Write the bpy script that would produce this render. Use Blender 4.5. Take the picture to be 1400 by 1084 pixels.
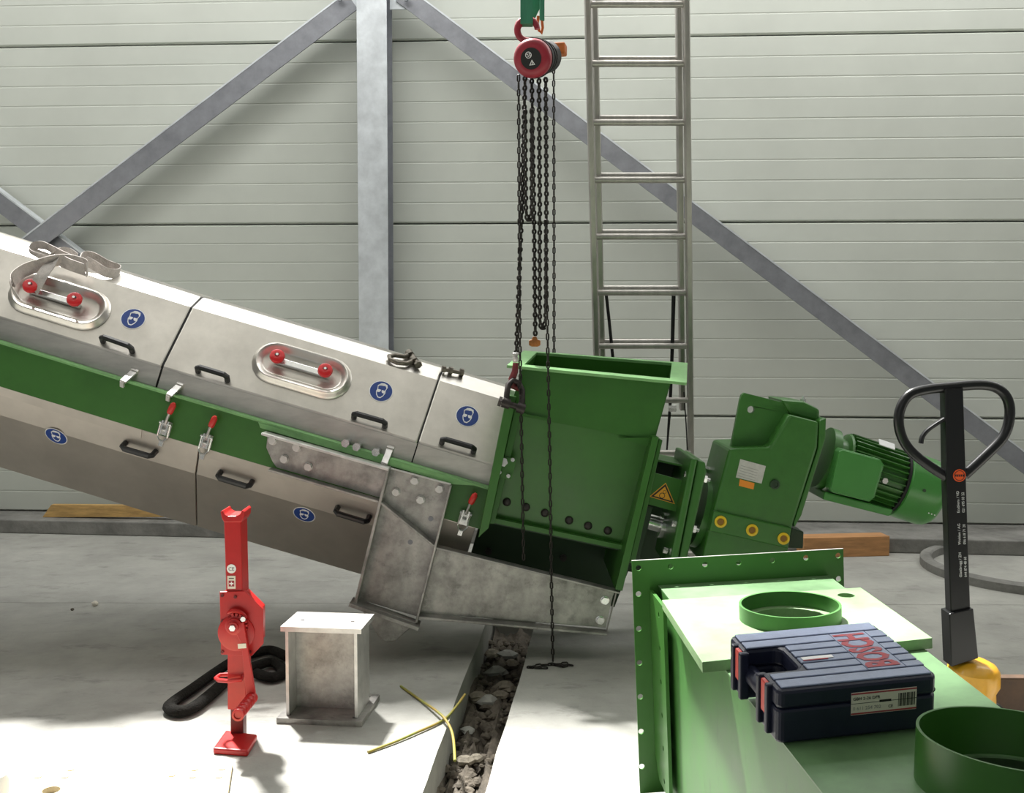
import bpy, math, random
from mathutils import Vector, Matrix
from mathutils.geometry import tessellate_polygon
random.seed(7)
V = Vector
for o in list(bpy.data.objects):
    bpy.data.objects.remove(o)
scene = bpy.context.scene
COL = scene.collection

# ------------------------------------------------------------------ camera
FPX, CX, CY = 1400.0, 700.0, 542.0
EYE = V((0, 0, 1.4))
PITCH, ROLL = math.atan(92 / 1400.0), 0.0023
cd = bpy.data.cameras.new('camera')
cd.sensor_width = 36.0
cd.lens = 36.0 * FPX / 1400.0
cd.clip_end = 200
cam = bpy.data.objects.new('camera', cd)
COL.objects.link(cam)
FWD = V((0, math.cos(PITCH), -math.sin(PITCH)))
UP0 = V((0, math.sin(PITCH), math.cos(PITCH)))
RT0 = V((1, 0, 0))
RT = RT0 * math.cos(ROLL) + UP0 * math.sin(ROLL)
UP = UP0 * math.cos(ROLL) - RT0 * math.sin(ROLL)
R3 = Matrix((RT, UP, -FWD)).transposed()
cam.matrix_world = Matrix.Translation(EYE) @ R3.to_4x4()
scene.camera = cam

# ------------------------------------------------------------------ light
w = bpy.data.worlds.new('hall')
scene.world = w
w.use_nodes = True
bg = w.node_tree.nodes['Background']
bg.inputs[0].default_value = (0.95, 1.0, 0.97, 1)
bg.inputs[1].default_value = 0.17

def area(name, loc, target, sx, sy, power, color=(1, 1, 1), spread=180):
    l = bpy.data.lights.new(name, 'AREA')
    l.shape = 'RECTANGLE'
    l.size, l.size_y, l.energy, l.color = sx, sy, power, color
    l.spread = math.radians(spread)
    o = bpy.data.objects.new(name, l)
    COL.objects.link(o)
    o.location = loc
    o.rotation_euler = (V(target) - V(loc)).to_track_quat('-Z', 'Y').to_euler()
    return o

sun = bpy.data.lights.new('sun', 'SUN')
sun.energy = 16.0
sun.angle = math.radians(4.0)
sun.color = (1.0, 0.985, 0.95)
so = bpy.data.objects.new('sun', sun)
COL.objects.link(so)
SUN_DIR = V((0.26, -0.50, -0.91)).normalized()      # comes over the back wall, towards the camera
so.rotation_euler = SUN_DIR.to_track_quat('-Z', 'Y').to_euler()
area('lid_glare_lamp', (0.0, 6.80, 4.45), (0.0, 3.2, 0.4), 15, 1.9, 200, (1.0, 1.0, 0.98))  # added lamp in front of the wall, whitens the conveyor top
area('wall_grade_fill', (2.2, 5.55, 5.1), (2.0, 6.9, 1.2), 13, 0.7, 185, (1.0, 1.0, 0.98))  # added lamp, grades the back wall from bright top to darker foot
area('overhead_fill', (0.8, 2.5, 6.0), (0.8, 3.0, 0), 13, 2.6, 75, (1.0, 0.97, 0.92))  # added fill under the roof deck, brightens the upper lid faces
area('front_fill', (-2.5, -3.5, 2.6), (0.2, 4.5, 0.6), 5, 4, 22, (1.0, 0.99, 0.97))  # added weak fill from behind the camera for the front faces

vs = scene.view_settings
vs.view_transform = 'Standard'
vs.look = 'None'
vs.gamma = 1.0
vs.use_curve_mapping = False
vs.exposure = 0.1

# ------------------------------------------------------------------ pixels to places
def ray(px, py):
    return RT * ((px - CX) / FPX) + UP * ((CY - py) / FPX) + FWD
def P(px, py, Y):
    d = ray(px, py)
    return EYE + d * (Y / d.y)
def F(px, py, z=0.0):
    d = ray(px, py)
    return EYE + d * ((z - EYE.z) / d.z)
def hit(px, py, p0, n):
    d = ray(px, py)
    return EYE + d * ((V(p0) - EYE).dot(n) / d.dot(n))

class Fr:
    """a flat frame: origin, two axes in the plane and the normal"""
    def __init__(s, o, ex, ey):
        s.o = V(o); s.ex = V(ex).normalized()
        n = s.ex.cross(V(ey)).normalized()
        s.n = n; s.ey = n.cross(s.ex)
    def at(s, u, v, w=0.0):
        return s.o + s.ex * u + s.ey * v + s.n * w
    def px(s, x, y, w=0.0):
        return hit(x, y, s.o + s.n * w, s.n)
    def uv(s, x, y):
        d = s.px(x, y) - s.o
        return (d.dot(s.ex), d.dot(s.ey))
    def moved(s, p):
        f = Fr(p, s.ex, s.ey); return f
    def turned(s, a):
        c, q = math.cos(a), math.sin(a)
        return Fr(s.o, s.ex * c + s.ey * q, s.ey * c - s.ex * q)

# ------------------------------------------------------------------ materials
MATS = {}
def mat(name, col, rough=0.5, metal=0.0, var=0.0, scale=8.0, bump=0.0, bscale=60.0, col2=None, stretch=None, spec=0.5, coat=0.0, detail=4.0):
    m = bpy.data.materials.new(name)
    m.use_nodes = True
    nt = m.node_tree; N = nt.nodes; L = nt.links
    b = N['Principled BSDF']
    b.inputs['Roughness'].default_value = rough
    b.inputs['Metallic'].default_value = metal
    b.inputs['Specular IOR Level'].default_value = spec
    b.inputs['Coat Weight'].default_value = coat
    b.inputs['Base Color'].default_value = (*col, 1)
    if var > 0 or col2 or bump > 0:
        tc = N.new('ShaderNodeTexCoord')
        src = tc.outputs['Object']
        if stretch:
            mp = N.new('ShaderNodeMapping')
            mp.inputs['Scale'].default_value = stretch
            L.new(src, mp.inputs[0]); src = mp.outputs[0]
    if var > 0 or col2:
        nz = N.new('ShaderNodeTexNoise')
        nz.inputs['Scale'].default_value = scale
        nz.inputs['Detail'].default_value = detail
        nz.inputs['Roughness'].default_value = 0.65
        L.new(src, nz.inputs['Vector'])
        rp = N.new('ShaderNodeValToRGB')
        c2 = col2 or tuple(max(0, c * (1 - var)) for c in col)
        c1 = col if col2 else tuple(min(1, c * (1 + var * 0.6)) for c in col)
        rp.color_ramp.elements[0].position = 0.32
        rp.color_ramp.elements[1].position = 0.68
        rp.color_ramp.elements[0].color = (*c2, 1)
        rp.color_ramp.elements[1].color = (*c1, 1)
        L.new(nz.outputs['Fac'], rp.inputs[0])
        L.new(rp.outputs[0], b.inputs['Base Color'])
        mr = N.new('ShaderNodeMapRange')
        mr.inputs['To Min'].default_value = max(0.03, rough - 0.08)
        mr.inputs['To Max'].default_value = min(1, rough + 0.08)
        L.new(nz.outputs['Fac'], mr.inputs['Value'])
        L.new(mr.outputs[0], b.inputs['Roughness'])
    if bump > 0:
        n2 = N.new('ShaderNodeTexNoise')
        n2.inputs['Scale'].default_value = bscale
        n2.inputs['Detail'].default_value = 5
        L.new(src, n2.inputs['Vector'])
        bp = N.new('ShaderNodeBump')
        bp.inputs['Strength'].default_value = bump
        bp.inputs['Distance'].default_value = 0.01
        L.new(n2.outputs['Fac'], bp.inputs['Height'])
        L.new(bp.outputs[0], b.inputs['Normal'])
    MATS[name] = m
    return m

mat('wall_panel', (0.55, 0.57, 0.52), 0.42, 0, var=0.05, scale=1.5, spec=0.4)
mat('seam_dark', (0.12, 0.12, 0.12), 0.8)
mat('concrete', (0.37, 0.365, 0.335), 0.85, 0, var=0.22, scale=2.6, bump=0.25, bscale=45, detail=9)
mat('concrete_dark', (0.22, 0.215, 0.20), 0.9, 0, var=0.35, scale=5, bump=0.5, bscale=30, detail=8)
mat('rubble', (0.13, 0.11, 0.085), 0.95, 0, var=0.6, scale=12, bump=0.6, bscale=60, detail=8)
mat('rubble_pale', (0.26, 0.23, 0.18), 0.95, 0, var=0.3, scale=20, bump=0.5, bscale=60)
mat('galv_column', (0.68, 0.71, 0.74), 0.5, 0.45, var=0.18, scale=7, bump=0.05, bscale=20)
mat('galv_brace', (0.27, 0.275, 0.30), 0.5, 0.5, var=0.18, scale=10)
mat('galv', (0.40, 0.385, 0.365), 0.44, 0.72, var=0.5, scale=8, bump=0.08, bscale=40, detail=7)
mat('galv_pale', (0.66, 0.64, 0.62), 0.4, 0.7, var=0.2, scale=12)
mat('stainless', (0.64, 0.61, 0.565), 0.34, 0.92, var=0.17, scale=4.5, bump=0.02, bscale=8, detail=6)
mat('stainless_strip', (0.52, 0.50, 0.47), 0.38, 0.9, var=0.18, scale=5, stretch=(1, 1, 4))
mat('stainless_low', (0.55, 0.50, 0.45), 0.42, 0.85, var=0.12, scale=4)
mat('steel_bright', (0.80, 0.80, 0.79), 0.25, 0.95, var=0.1, scale=30)
mat('green', (0.036, 0.140, 0.018), 0.38, 0.0, var=0.12, scale=6, spec=0.5)
mat('green_cast', (0.040, 0.155, 0.024), 0.36, 0.0, var=0.10, scale=18, bump=0.03, bscale=160)
mat('green_top', (0.13, 0.25, 0.11), 0.45, 0.0, var=0.30, scale=7, detail=8, spec=0.6)  # duct top, paler than its sides: glare put into the colour
mat('green_dust_glare', (0.22, 0.36, 0.17), 0.5, 0.0, var=0.32, scale=7, detail=8, spec=0.6)  # cover plate green, paled by dust and by glare put into the colour
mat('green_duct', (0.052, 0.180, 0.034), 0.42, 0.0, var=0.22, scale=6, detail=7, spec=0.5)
mat('green_edge', (0.20, 0.42, 0.16), 0.4, 0.0, var=0.15, scale=20)
mat('green_fan', (0.06, 0.25, 0.05), 0.3, 0.0, var=0.06, scale=10)
mat('black_plastic', (0.012, 0.012, 0.013), 0.38)
mat('black_paint', (0.010, 0.010, 0.011), 0.28, spec=0.5)
mat('black_rubber', (0.014, 0.014, 0.014), 0.75)
mat('black_web', (0.016, 0.015, 0.013), 0.95, spec=0.15, var=0.4, scale=40, bump=0.6, bscale=120)
mat('chain_steel', (0.030, 0.026, 0.023), 0.45, 0.6, var=0.4, scale=30)
mat('shackle_steel', (0.20, 0.18, 0.15), 0.45, 0.8, var=0.4, scale=40)
mat('shackle_dark', (0.05, 0.042, 0.04), 0.5, 0.5, var=0.4, scale=40)
mat('hook_red', (0.20, 0.035, 0.04), 0.45, 0.2, var=0.4, scale=30)
mat('hoist_red', (0.34, 0.022, 0.04), 0.4, 0.0, var=0.15, scale=20)
mat('orange', (0.62, 0.16, 0.03), 0.5, var=0.25, scale=20)
mat('stop_orange', (0.42, 0.15, 0.035), 0.5, 0.2, var=0.4, scale=30)
mat('red', (0.46, 0.012, 0.012), 0.36, 0, var=0.10, scale=14)
mat('red_dark', (0.14, 0.012, 0.014), 0.4, 0.2, var=0.5, scale=16)
mat('knob_red', (0.62, 0.015, 0.02), 0.28, coat=0.3)
mat('grip_red', (0.58, 0.03, 0.025), 0.4)
mat('blue_sign', (0.012, 0.048, 0.24), 0.4)
mat('white', (0.85, 0.85, 0.85), 0.5)
mat('off_white', (0.75, 0.70, 0.60), 0.55)
mat('yellow_sign', (0.80, 0.36, 0.02), 0.45)
mat('yellow', (0.78, 0.52, 0.02), 0.4)
mat('brown_plug', (0.25, 0.12, 0.015), 0.5)
mat('truck_yellow', (0.80, 0.40, 0.02), 0.4, var=0.12, scale=14, coat=0.2)
mat('orange_label', (0.80, 0.26, 0.02), 0.5)
mat('logo_orange', (0.85, 0.10, 0.01), 0.5)
mat('black_print', (0.01, 0.01, 0.01), 0.6)
mat('grey_print', (0.35, 0.34, 0.33), 0.6)
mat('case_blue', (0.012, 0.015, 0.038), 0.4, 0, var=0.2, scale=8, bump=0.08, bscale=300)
mat('case_top_glare', (0.24, 0.285, 0.42), 0.4, 0, var=0.2, scale=12, bump=0.08, bscale=300)  # lid panels: pale glare on the dark blue plastic put into the colour
mat('case_dark', (0.008, 0.009, 0.014), 0.5)
mat('case_red', (0.62, 0.06, 0.045), 0.4)
mat('letter_red', (0.45, 0.035, 0.04), 0.6, var=0.3, scale=60, col2=(0.28, 0.07, 0.10))
mat('sling_green', (0.05, 0.24, 0.14), 0.8, 0, var=0.2, scale=12, bump=0.3, bscale=150, stretch=(1, 1, 0.2))
mat('webbing', (0.52, 0.48, 0.45), 0.85, 0, var=0.35, scale=14, bump=0.3, bscale=150)
mat('wood', (0.58, 0.36, 0.13), 0.7, 0, var=0.35, scale=7, stretch=(0.6, 6, 6), bump=0.1, bscale=20, detail=6)
mat('wood_beam', (0.50, 0.25, 0.10), 0.7, 0, var=0.3, scale=6, stretch=(0.6, 6, 6), bump=0.1, bscale=20, detail=6)
mat('plywood', (0.62, 0.52, 0.34), 0.75, 0, var=0.14, scale=5, stretch=(1, 5, 1), detail=6)
mat('aluminium', (0.46, 0.44, 0.41), 0.42, 0.8, var=0.15, scale=10, stretch=(3, 3, 0.3))
mat('wire_jacket', (0.34, 0.22, 0.04), 0.5, 0, var=0.1, scale=14, col2=(0.22, 0.26, 0.05))
mat('fork_frame', (0.10, 0.055, 0.03), 0.6, 0, var=0.3, scale=14)  # brown stands for the shadowed patch beside the yellow pump
mat('motor_dark', (0.018, 0.045, 0.018), 0.5)  # dark green; in the open bays it stands for their shade

def stains(name, dark=0.35, scale=9.0, lo=0.56, hi=0.70):
    """scattered darker scuffs mixed over the base colour"""
    nt = MATS[name].node_tree; N = nt.nodes; L = nt.links; b = N['Principled BSDF']
    src = b.inputs['Base Color'].links[0].from_socket
    tc = N.new('ShaderNodeTexCoord'); mp = N.new('ShaderNodeMapping'); mp.inputs['Scale'].default_value = (1.0, 2.2, 1.0)
    nz = N.new('ShaderNodeTexNoise'); nz.inputs['Scale'].default_value = scale; nz.inputs['Detail'].default_value = 10; nz.inputs['Roughness'].default_value = 0.75
    rp = N.new('ShaderNodeValToRGB'); rp.color_ramp.elements[0].position = lo; rp.color_ramp.elements[1].position = hi
    rp.color_ramp.elements[0].color = (1, 1, 1, 1); rp.color_ramp.elements[1].color = (1 - dark, 1 - dark, 1 - dark, 1)
    mx = N.new('ShaderNodeMix'); mx.data_type = 'RGBA'; mx.blend_type = 'MULTIPLY'; mx.inputs[0].default_value = 1.0
    L.new(tc.outputs['Object'], mp.inputs[0]); L.new(mp.outputs[0], nz.inputs['Vector']); L.new(nz.outputs['Fac'], rp.inputs[0])
    L.new(src, mx.inputs[6]); L.new(rp.outputs[0], mx.inputs[7]); L.new(mx.outputs[2], b.inputs['Base Color'])
stains('concrete', 0.40, 3.5, 0.55, 0.72); stains('galv', 0.35, 14, 0.55, 0.68); stains('green_duct', 0.25, 10, 0.56, 0.7)

# ------------------------------------------------------------------ mesh building
class MB:
    def __init__(s):
        s.v = []; s.f = []; s.m = []; s.mats = []; s.cur = 0; s.smooth = False
    def mat(s, name):
        if name not in s.mats: s.mats.append(name)
        s.cur = s.mats.index(name); return s
    def add(s, vs, fs):
        b = len(s.v); s.v += [V(x) for x in vs]
        for f in fs:
            s.f.append([b + i for i in f]); s.m.append(s.cur)
        return s
    def prism(s, pts, vec):
        pts = [V(p) for p in pts]; n = len(pts)
        q = [p + V(vec) for p in pts]
        fs = [list(range(n)), list(range(2 * n - 1, n - 1, -1))]
        fs += [[(i + 1) % n, i, n + i, n + (i + 1) % n] for i in range(n)]
        return s.add(pts + q, fs)
    def loft(s, rings, cap=True, closed=False):
        n = len(rings[0]); k = len(rings); vs = [p for r in rings for p in r]; fs = []
        for j in range(k if closed else k - 1):
            a = j * n; c = ((j + 1) % k) * n
            for i in range(n):
                i2 = (i + 1) % n
                fs.append([a + i, a + i2, c + i2, c + i])
        if cap and not closed:
            fs.append(list(range(n - 1, -1, -1))); fs.append([(k - 1) * n + i for i in range(n)])
        return s.add(vs, fs)
    def box(s, fr, u0, u1, v0, v1, w0, w1):
        return s.prism([fr.at(u0, v0, w0), fr.at(u1, v0, w0), fr.at(u1, v1, w0), fr.at(u0, v1, w0)], fr.n * (w1 - w0))
    def tube(s, path, r, n=8, closed=False, flat=1.0):
        path = [V(p) for p in path]; k = len(path); rings = []
        ref = None
        for i, p in enumerate(path):
            if closed: t = path[(i + 1) % k] - path[i - 1]
            else: t = path[min(i + 1, k - 1)] - path[max(i - 1, 0)]
            t.normalize()
            if ref is None:
                ref = V((0, 0, 1)) if abs(t.z) < 0.9 else V((1, 0, 0))
            a = t.cross(ref)
            if a.length < 1e-4: a = t.orthogonal()
            a.normalize(); b = t.cross(a).normalized(); ref = -b if False else (b * -1)
            ref = a.cross(t).normalized()
            rr = r[i] if isinstance(r, (list, tuple)) else r
            rings.append([p + a * (rr * math.cos(2 * math.pi * j / n)) + b * (rr * flat * math.sin(2 * math.pi * j / n)) for j in range(n)])
        return s.loft(rings, True, closed)
    def cyl(s, p0, p1, r, n=16, r1=None):
        p0 = V(p0); p1 = V(p1); t = (p1 - p0).normalized(); a = t.orthogonal().normalized(); b = t.cross(a)
        r1 = r if r1 is None else r1
        ring = lambda p, q: [p + a * (q * math.cos(2 * math.pi * j / n)) + b * (q * math.sin(2 * math.pi * j / n)) for j in range(n)]
        return s.loft([ring(p0, r), ring(p1, r1)])
    def lathe(s, p0, axis, prof, n=24, closed=False):
        p0 = V(p0); t = V(axis).normalized(); a = t.orthogonal().normalized(); b = t.cross(a)
        rings = [[p0 + t * h + a * (q * math.cos(2 * math.pi * j / n)) + b * (q * math.sin(2 * math.pi * j / n)) for j in range(n)] for (q, h) in prof]
        return s.loft(rings, not closed, closed)
    def hexa(s, fr, u, v, r, w0, w1):
        return s.prism([fr.at(u + r * math.cos(k * math.pi / 3), v + r * math.sin(k * math.pi / 3), w0) for k in range(6)], fr.n * (w1 - w0))
    def flat(s, fr, poly, w0, w1):
        return s.prism([fr.at(u, v, w0) for u, v in poly], fr.n * (w1 - w0))
    def holed(s, fr, outer, holes, w0, w1):
        loops = [outer] + holes
        flatp = [p for l in loops for p in l]; n = len(flatp)
        tr = tessellate_polygon([[V((p[0], p[1], 0)) for p in l] for l in loops])
        vs = [fr.at(p[0], p[1], w0) for p in flatp] + [fr.at(p[0], p[1], w1) for p in flatp]
        fs = [list(t) for t in tr] + [[i + n for i in reversed(t)] for t in tr]
        b = 0
        for l in loops:
            m = len(l)
            for i in range(m):
                i2 = (i + 1) % m
                fs.append([b + i, b + i2, n + b + i2, n + b + i])
            b += m
        return s.add(vs, fs)
    def ribbon(s, path, wid, thick=0.004):
        """path of (centre, width vector)"""
        rings = []
        k = len(path)
        for i, (p, wv) in enumerate(path):
            t = (path[min(i + 1, k - 1)][0] - path[max(i - 1, 0)][0]).normalized()
            wv = V(wv).normalized(); nn = t.cross(wv)
            if nn.length < 1e-4: nn = wv.orthogonal()
            nn.normalize()
            h = wv * (wid / 2); q = nn * (thick / 2)
            rings.append([p - h - q, p + h - q, p + h + q, p - h + q])
        return s.loft(rings)
    def build(s, name, parent=None, material=None, bevel=0, smooth=None, recalc=True):
        me = bpy.data.meshes.new(name)
        c = V((0, 0, 0))
        if s.v:
            lo = V([min(p[i] for p in s.v) for i in range(3)]); hi = V([max(p[i] for p in s.v) for i in range(3)])
            c = V(((lo.x + hi.x) / 2, (lo.y + hi.y) / 2, lo.z))
        me.from_pydata([p - c for p in s.v], [], s.f)
        if material: s.mats = [material]; s.m = [0] * len(s.f)
        for m in s.mats: me.materials.append(MATS[m])
        if len(s.mats) > 1: me.polygons.foreach_set('material_index', s.m)
        if recalc:
            import bmesh
            bm = bmesh.new(); bm.from_mesh(me)
            bmesh.ops.recalc_face_normals(bm, faces=bm.faces)
            bm.to_mesh(me); bm.free()
        if smooth or (smooth is None and s.smooth):
            me.shade_smooth(); me.set_sharp_from_angle(angle=0.7)
        o = bpy.data.objects.new(name, me)
        COL.objects.link(o)
        place(o, c, parent)
        if bevel:
            md = o.modifiers.new('edge', 'BEVEL'); md.width = bevel; md.segments = 2; md.limit_method = 'ANGLE'; md.angle_limit = 0.6
        return o

WPOS = {}
def place(o, c, parent):
    WPOS[o.name] = V(c)
    if parent is not None:
        o.parent = parent
        o.location = V(c) - WPOS[parent.name]
    else:
        o.location = c
def empty(name, loc, parent=None):
    o = bpy.data.objects.new(name, None)
    o.empty_display_size = 0.1
    COL.objects.link(o)
    place(o, loc, parent)
    return o
def tag(o, label, cat, group=None, kind=None):
    if label: o['label'] = label
    if cat: o['category'] = cat
    if group: o['group'] = group
    if kind: o['kind'] = kind
    return o
def lab(o, label):
    o['label'] = label; return o
def circ(u, v, r, n=16, rv=None):
    rv = r if rv is None else rv
    return [(u + r * math.cos(2 * math.pi * k / n), v + rv * math.sin(2 * math.pi * k / n)) for k in range(n)]
def ring_holes(*a): return list(reversed(circ(*a)))
def letters(fr, text, u, v, size, material, parent, name='lettering', w=0.0012, align='LEFT', sx=1.0, bold=0.0):
    cu = bpy.data.curves.new('t', 'FONT'); cu.body = text; cu.size = size; cu.align_x = align; cu.extrude = 0.0002; cu.resolution_u = 2; cu.offset = bold
    to = bpy.data.objects.new('t', cu); COL.objects.link(to)
    dg = bpy.context.evaluated_depsgraph_get()
    me = bpy.data.meshes.new_from_object(to.evaluated_get(dg))
    bpy.data.objects.remove(to)
    c = fr.at(u, v, w)
    for vv in me.vertices:
        q = vv.co
        vv.co = fr.ex * (q.x * sx) + fr.ey * q.y + fr.n * q.z
    me.materials.clear(); me.materials.append(MATS[material])
    o = bpy.data.objects.new(name, me); COL.objects.link(o)
    place(o, c, parent)
    return o

# ================================================================== THE HALL
WS = 0.0645                                   # the back wall is turned a little: right side nearer
wall_y = 7.02
WD = V((1, -WS, 0)).normalized()
WN = V((-WS, -1, 0)).normalized()             # towards the room
WF = Fr((0, wall_y, 0), WD, (0, 0, 1))        # n points to the room
def wz(px, py): return WF.px(px, py).z
wall = empty('wall_back', WF.o); tag(wall, None, None, kind='structure')
lab(wall, 'pale grey sandwich panel wall with fine horizontal ribs')
seam = [0.095, wz(700, 567), wz(700, 305), wz(700, 53)]
seam += [seam[3] + seam[3] - seam[2], 6.6]
PH = seam[2] - seam[1]
for i in range(len(seam) - 1):
    z0, z1 = seam[i] + 0.004, seam[i + 1] - 0.004
    prof = [(z0, -0.016), (z0 + 0.010, 0.0)]
    n = max(3, round((z1 - z0) / (PH / 10)))
    if i == 3: n = max(3, round((z1 - z0) / (PH / 10)))
    for k in range(1, n):
        zc = z0 + (z1 - z0) * k / n
        d = 0.0022
        prof += [(zc - 0.006, 0.0), (zc - 0.0025, -d), (zc + 0.0025, -d), (zc + 0.006, 0.0)]
    prof += [(z1 - 0.010, 0.0), (z1, -0.016), (z1, -0.08), (z0, -0.08)]
    m = MB().mat('wall_panel')
    m.loft([[WF.at(x, z, d) for z, d in prof] for x in (-8.0, 8.0)])
    m.build('wall_panel', wall)
MB().box(WF, -8, 8, 0.0, 6.6, -0.12, -0.075).build('backing', wall, 'seam_dark')

# floor: two slabs with a rough trench between them
LA, LB = F(660, 864), F(577, 1084)
RA, RB = F(716, 907), F(663, 1084)
def along(a, b, y): return V((a.x + (b.x - a.x) * (y - a.y) / (b.y - a.y), y, 0))
Y0, Y1, YB = -4.0, 5.15, 7.2
floor = empty('floor', (0, 4, -0.5)); tag(floor, None, None, kind='structure')
lab(floor, 'pale dusty concrete slabs with a rough open trench between them')
def wob(a, b, n, amp):
    return [a.lerp(b, k / n) + V((random.uniform(-amp, amp) if 0 < k < n else 0, 0, 0)) for k in range(n + 1)]
le = wob(along(LA, LB, Y0), along(LA, LB, Y1), 40, 0.006)
re = wob(along(RA, RB, Y0), along(RA, RB, Y1), 40, 0.004)
MB().prism([V((-9, Y0, 0))] + le + [V((-9, Y1, 0))], V((0, 0, -0.3))).build('floor_slab', floor, 'concrete')
MB().prism(re + [V((9, Y1, 0)), V((9, Y0, 0))], V((0, 0, -0.3))).build('floor_slab', floor, 'concrete')
MB().prism([V((-9, Y1 + 0.004, 0)), V((9, Y1 + 0.004, 0)), V((9, YB, 0)), V((-9, YB, 0))], V((0, 0, -0.3))).build('floor_slab', floor, 'concrete')
# trench bed, bumpy
gx, gy = 16, 70
vs_, fs_ = [], []
for j in range(gy + 1):
    y = Y0 + (Y1 - Y0) * j / gy
    a, b = along(LA, LB, y).x - 0.02, along(RA, RB, y).x + 0.02
    for i in range(gx + 1):
        vs_.append((a + (b - a) * i / gx, y, -0.155 + random.uniform(-0.018, 0.03) + 0.02 * math.sin(j * 0.7 + i)))
for j in range(gy):
    for i in range(gx):
        k = j * (gx + 1) + i
        fs_.append([k, k + 1, k + gx + 2, k + gx + 1])
mm = MB(); mm.add(vs_, fs_); mm.smooth = True
mm.build('trench_bed', floor, 'rubble', recalc=False)

def rock(m, c, r, sq=0.6, seed=0):
    rnd = random.Random(seed)
    n = 6
    rings = []
    for k, (h, q) in enumerate(((-0.9, 0.45), (-0.3, 1.0), (0.35, 0.9), (0.9, 0.4))):
        rings.append([V(c) + V((r * q * rnd.uniform(.7, 1.2) * math.cos(2 * math.pi * j / n), r * q * rnd.uniform(.7, 1.2) * math.sin(2 * math.pi * j / n), r * sq * h)) for j in range(n)])
    m.loft(rings)
m = MB()
for k in range(420):
    y = random.uniform(2.7, 5.0); a, b = along(LA, LB, y).x, along(RA, RB, y).x
    rock(m, (random.uniform(a, b), y, -0.14), random.uniform(0.006, 0.026), 0.6, k)
g = m.build('gravel', None, 'rubble'); tag(g, 'brown gravel and dirt filling the bottom of the trench', 'gravel', kind='stuff')
for k, (x, y, r) in enumerate([(678, 918, .055), (690, 938, .05), (652, 952, .045), (668, 958, .05), (684, 950, .04), (700, 906, .035), (640, 998, .03), (636, 1040, .04), (650, 1036, .03), (694, 895, .05), (672, 893, .045)]):
    p = F(x, y, -0.125); m = MB(); rock(m, p, r, 0.45, 90 + k)
    o = m.build('rubble_chunk', None, 'rubble_pale' if k % 3 else 'concrete')
    tag(o, 'grey lump of broken concrete lying in the trench' if k % 3 == 0 else 'brownish lump of broken concrete lying in the trench', 'rubble', 'grey lumps in the trench' if k % 3 == 0 else 'brownish lumps in the trench')

# concrete upstand along the wall
ka, kb = F(60, 730), F(1350, 759)
KD = (kb - ka).normalized(); KF = Fr(ka, KD, (0, 0, 1))
KH = 0.095
m = MB()
k0, k1 = ka - KD * 7, kb + KD * 6
m.prism([k0, k1, k1 + V((0, 1.4, 0)), k0 + V((0, 1.4, 0))], V((0, 0, KH)))
kerb = m.build('baseboard_back', None, 'concrete_dark', bevel=0.008)
tag(kerb, 'low dark concrete upstand running along the foot of the wall', None, kind='structure')

# unseen roof deck, added so its edge cuts off the sun patch
m = MB(); m.prism([V((-9, -6, 6.75)), V((9, -6, 6.75)), V((9, 5.5, 6.75)), V((-9, 5.5, 6.75))], V((0, 0, 0.12)))
o = m.build('sun_edge_ceiling', None, 'wall_panel'); tag(o, 'unseen flat roof deck added to bound the sun patch', None, kind='structure')
# steel column
CF = WF.moved(WF.at(0, 0, 0.30))               # plane of the column's front
cu0, cu1 = CF.uv(489.5, 300)[0], CF.uv(530, 300)[0]
cmid = (cu0 + cu1) / 2
colm = empty('steel_column', CF.at(cmid, KH, 0)); tag(colm, 'grey galvanised steel column standing against the panel wall', 'column')
m = MB().mat('galv_column')
m.box(CF, cu0, cu1, KH, 4.6, -0.014, 0)
m.build('front_flange', colm, bevel=0.002)
m = MB(); m.box(CF, cmid - 0.005, cmid + 0.005, KH, 4.6, -0.19, -0.0145); m.build('web', colm, 'galv_column')
m = MB(); m.box(CF, cu0, cu1, KH, 4.6, -0.205, -0.1905); m.build('back_flange', colm, 'galv_brace')
for sgn, xs in ((-1, (466, 489)), (1, (533.5, 561))):
    BF = WF.moved(WF.at(0, 0, 0.20))
    ua, va = BF.uv(xs[0], 13.5); ub, vb = BF.uv(xs[1], 13.5)
    m = MB(); m.box(BF, ua, ub, va, va + 0.42, 0, 0.012)
    m.build('gusset_plate', colm, 'galv_column')
for x, y in ((467, 2), (557, 2)):
    u, v = BF.uv(x, y); m = MB(); m.hexa(BF, u, v, 0.019, 0.052, 0.070); m.build('bolt', colm, 'galv_brace')

def brace(label, a, b, wpx, w=0.215, trim=None):
    """L-profile from pixel a to pixel b (middle of the visible leg)"""
    BF2 = WF.moved(WF.at(0, 0, w))
    p, q = BF2.uv(*a), BF2.uv(*b)
    d = V((q[0] - p[0], q[1] - p[1])).normalized(); nrm = V((-d.y, d.x))
    if nrm.y < 0: nrm = -nrm
    h = wpx / 199.0 / 2
    f = Fr(BF2.at(p[0], p[1]), BF2.ex * d.x + BF2.ey * d.y, BF2.ex * nrm.x + BF2.ey * nrm.y)
    s = 1 if f.n.dot(WF.n) > 0 else -1
    L = (V(q) - V(p)).length
    o = empty('diagonal_brace', f.at(L / 2, -h, 0))
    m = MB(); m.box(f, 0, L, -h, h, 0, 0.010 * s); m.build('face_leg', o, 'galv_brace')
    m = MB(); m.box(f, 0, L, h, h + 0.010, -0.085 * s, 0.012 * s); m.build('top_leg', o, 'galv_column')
    tag(o, label, 'brace', 'diagonal wall braces')
brace('grey steel angle brace rising from the conveyor to the column', (-330, 617), (482, 2), 25)
brace('grey steel angle brace falling from the column behind the ladder', (548, -8), (1430, 656), 22)
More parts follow.
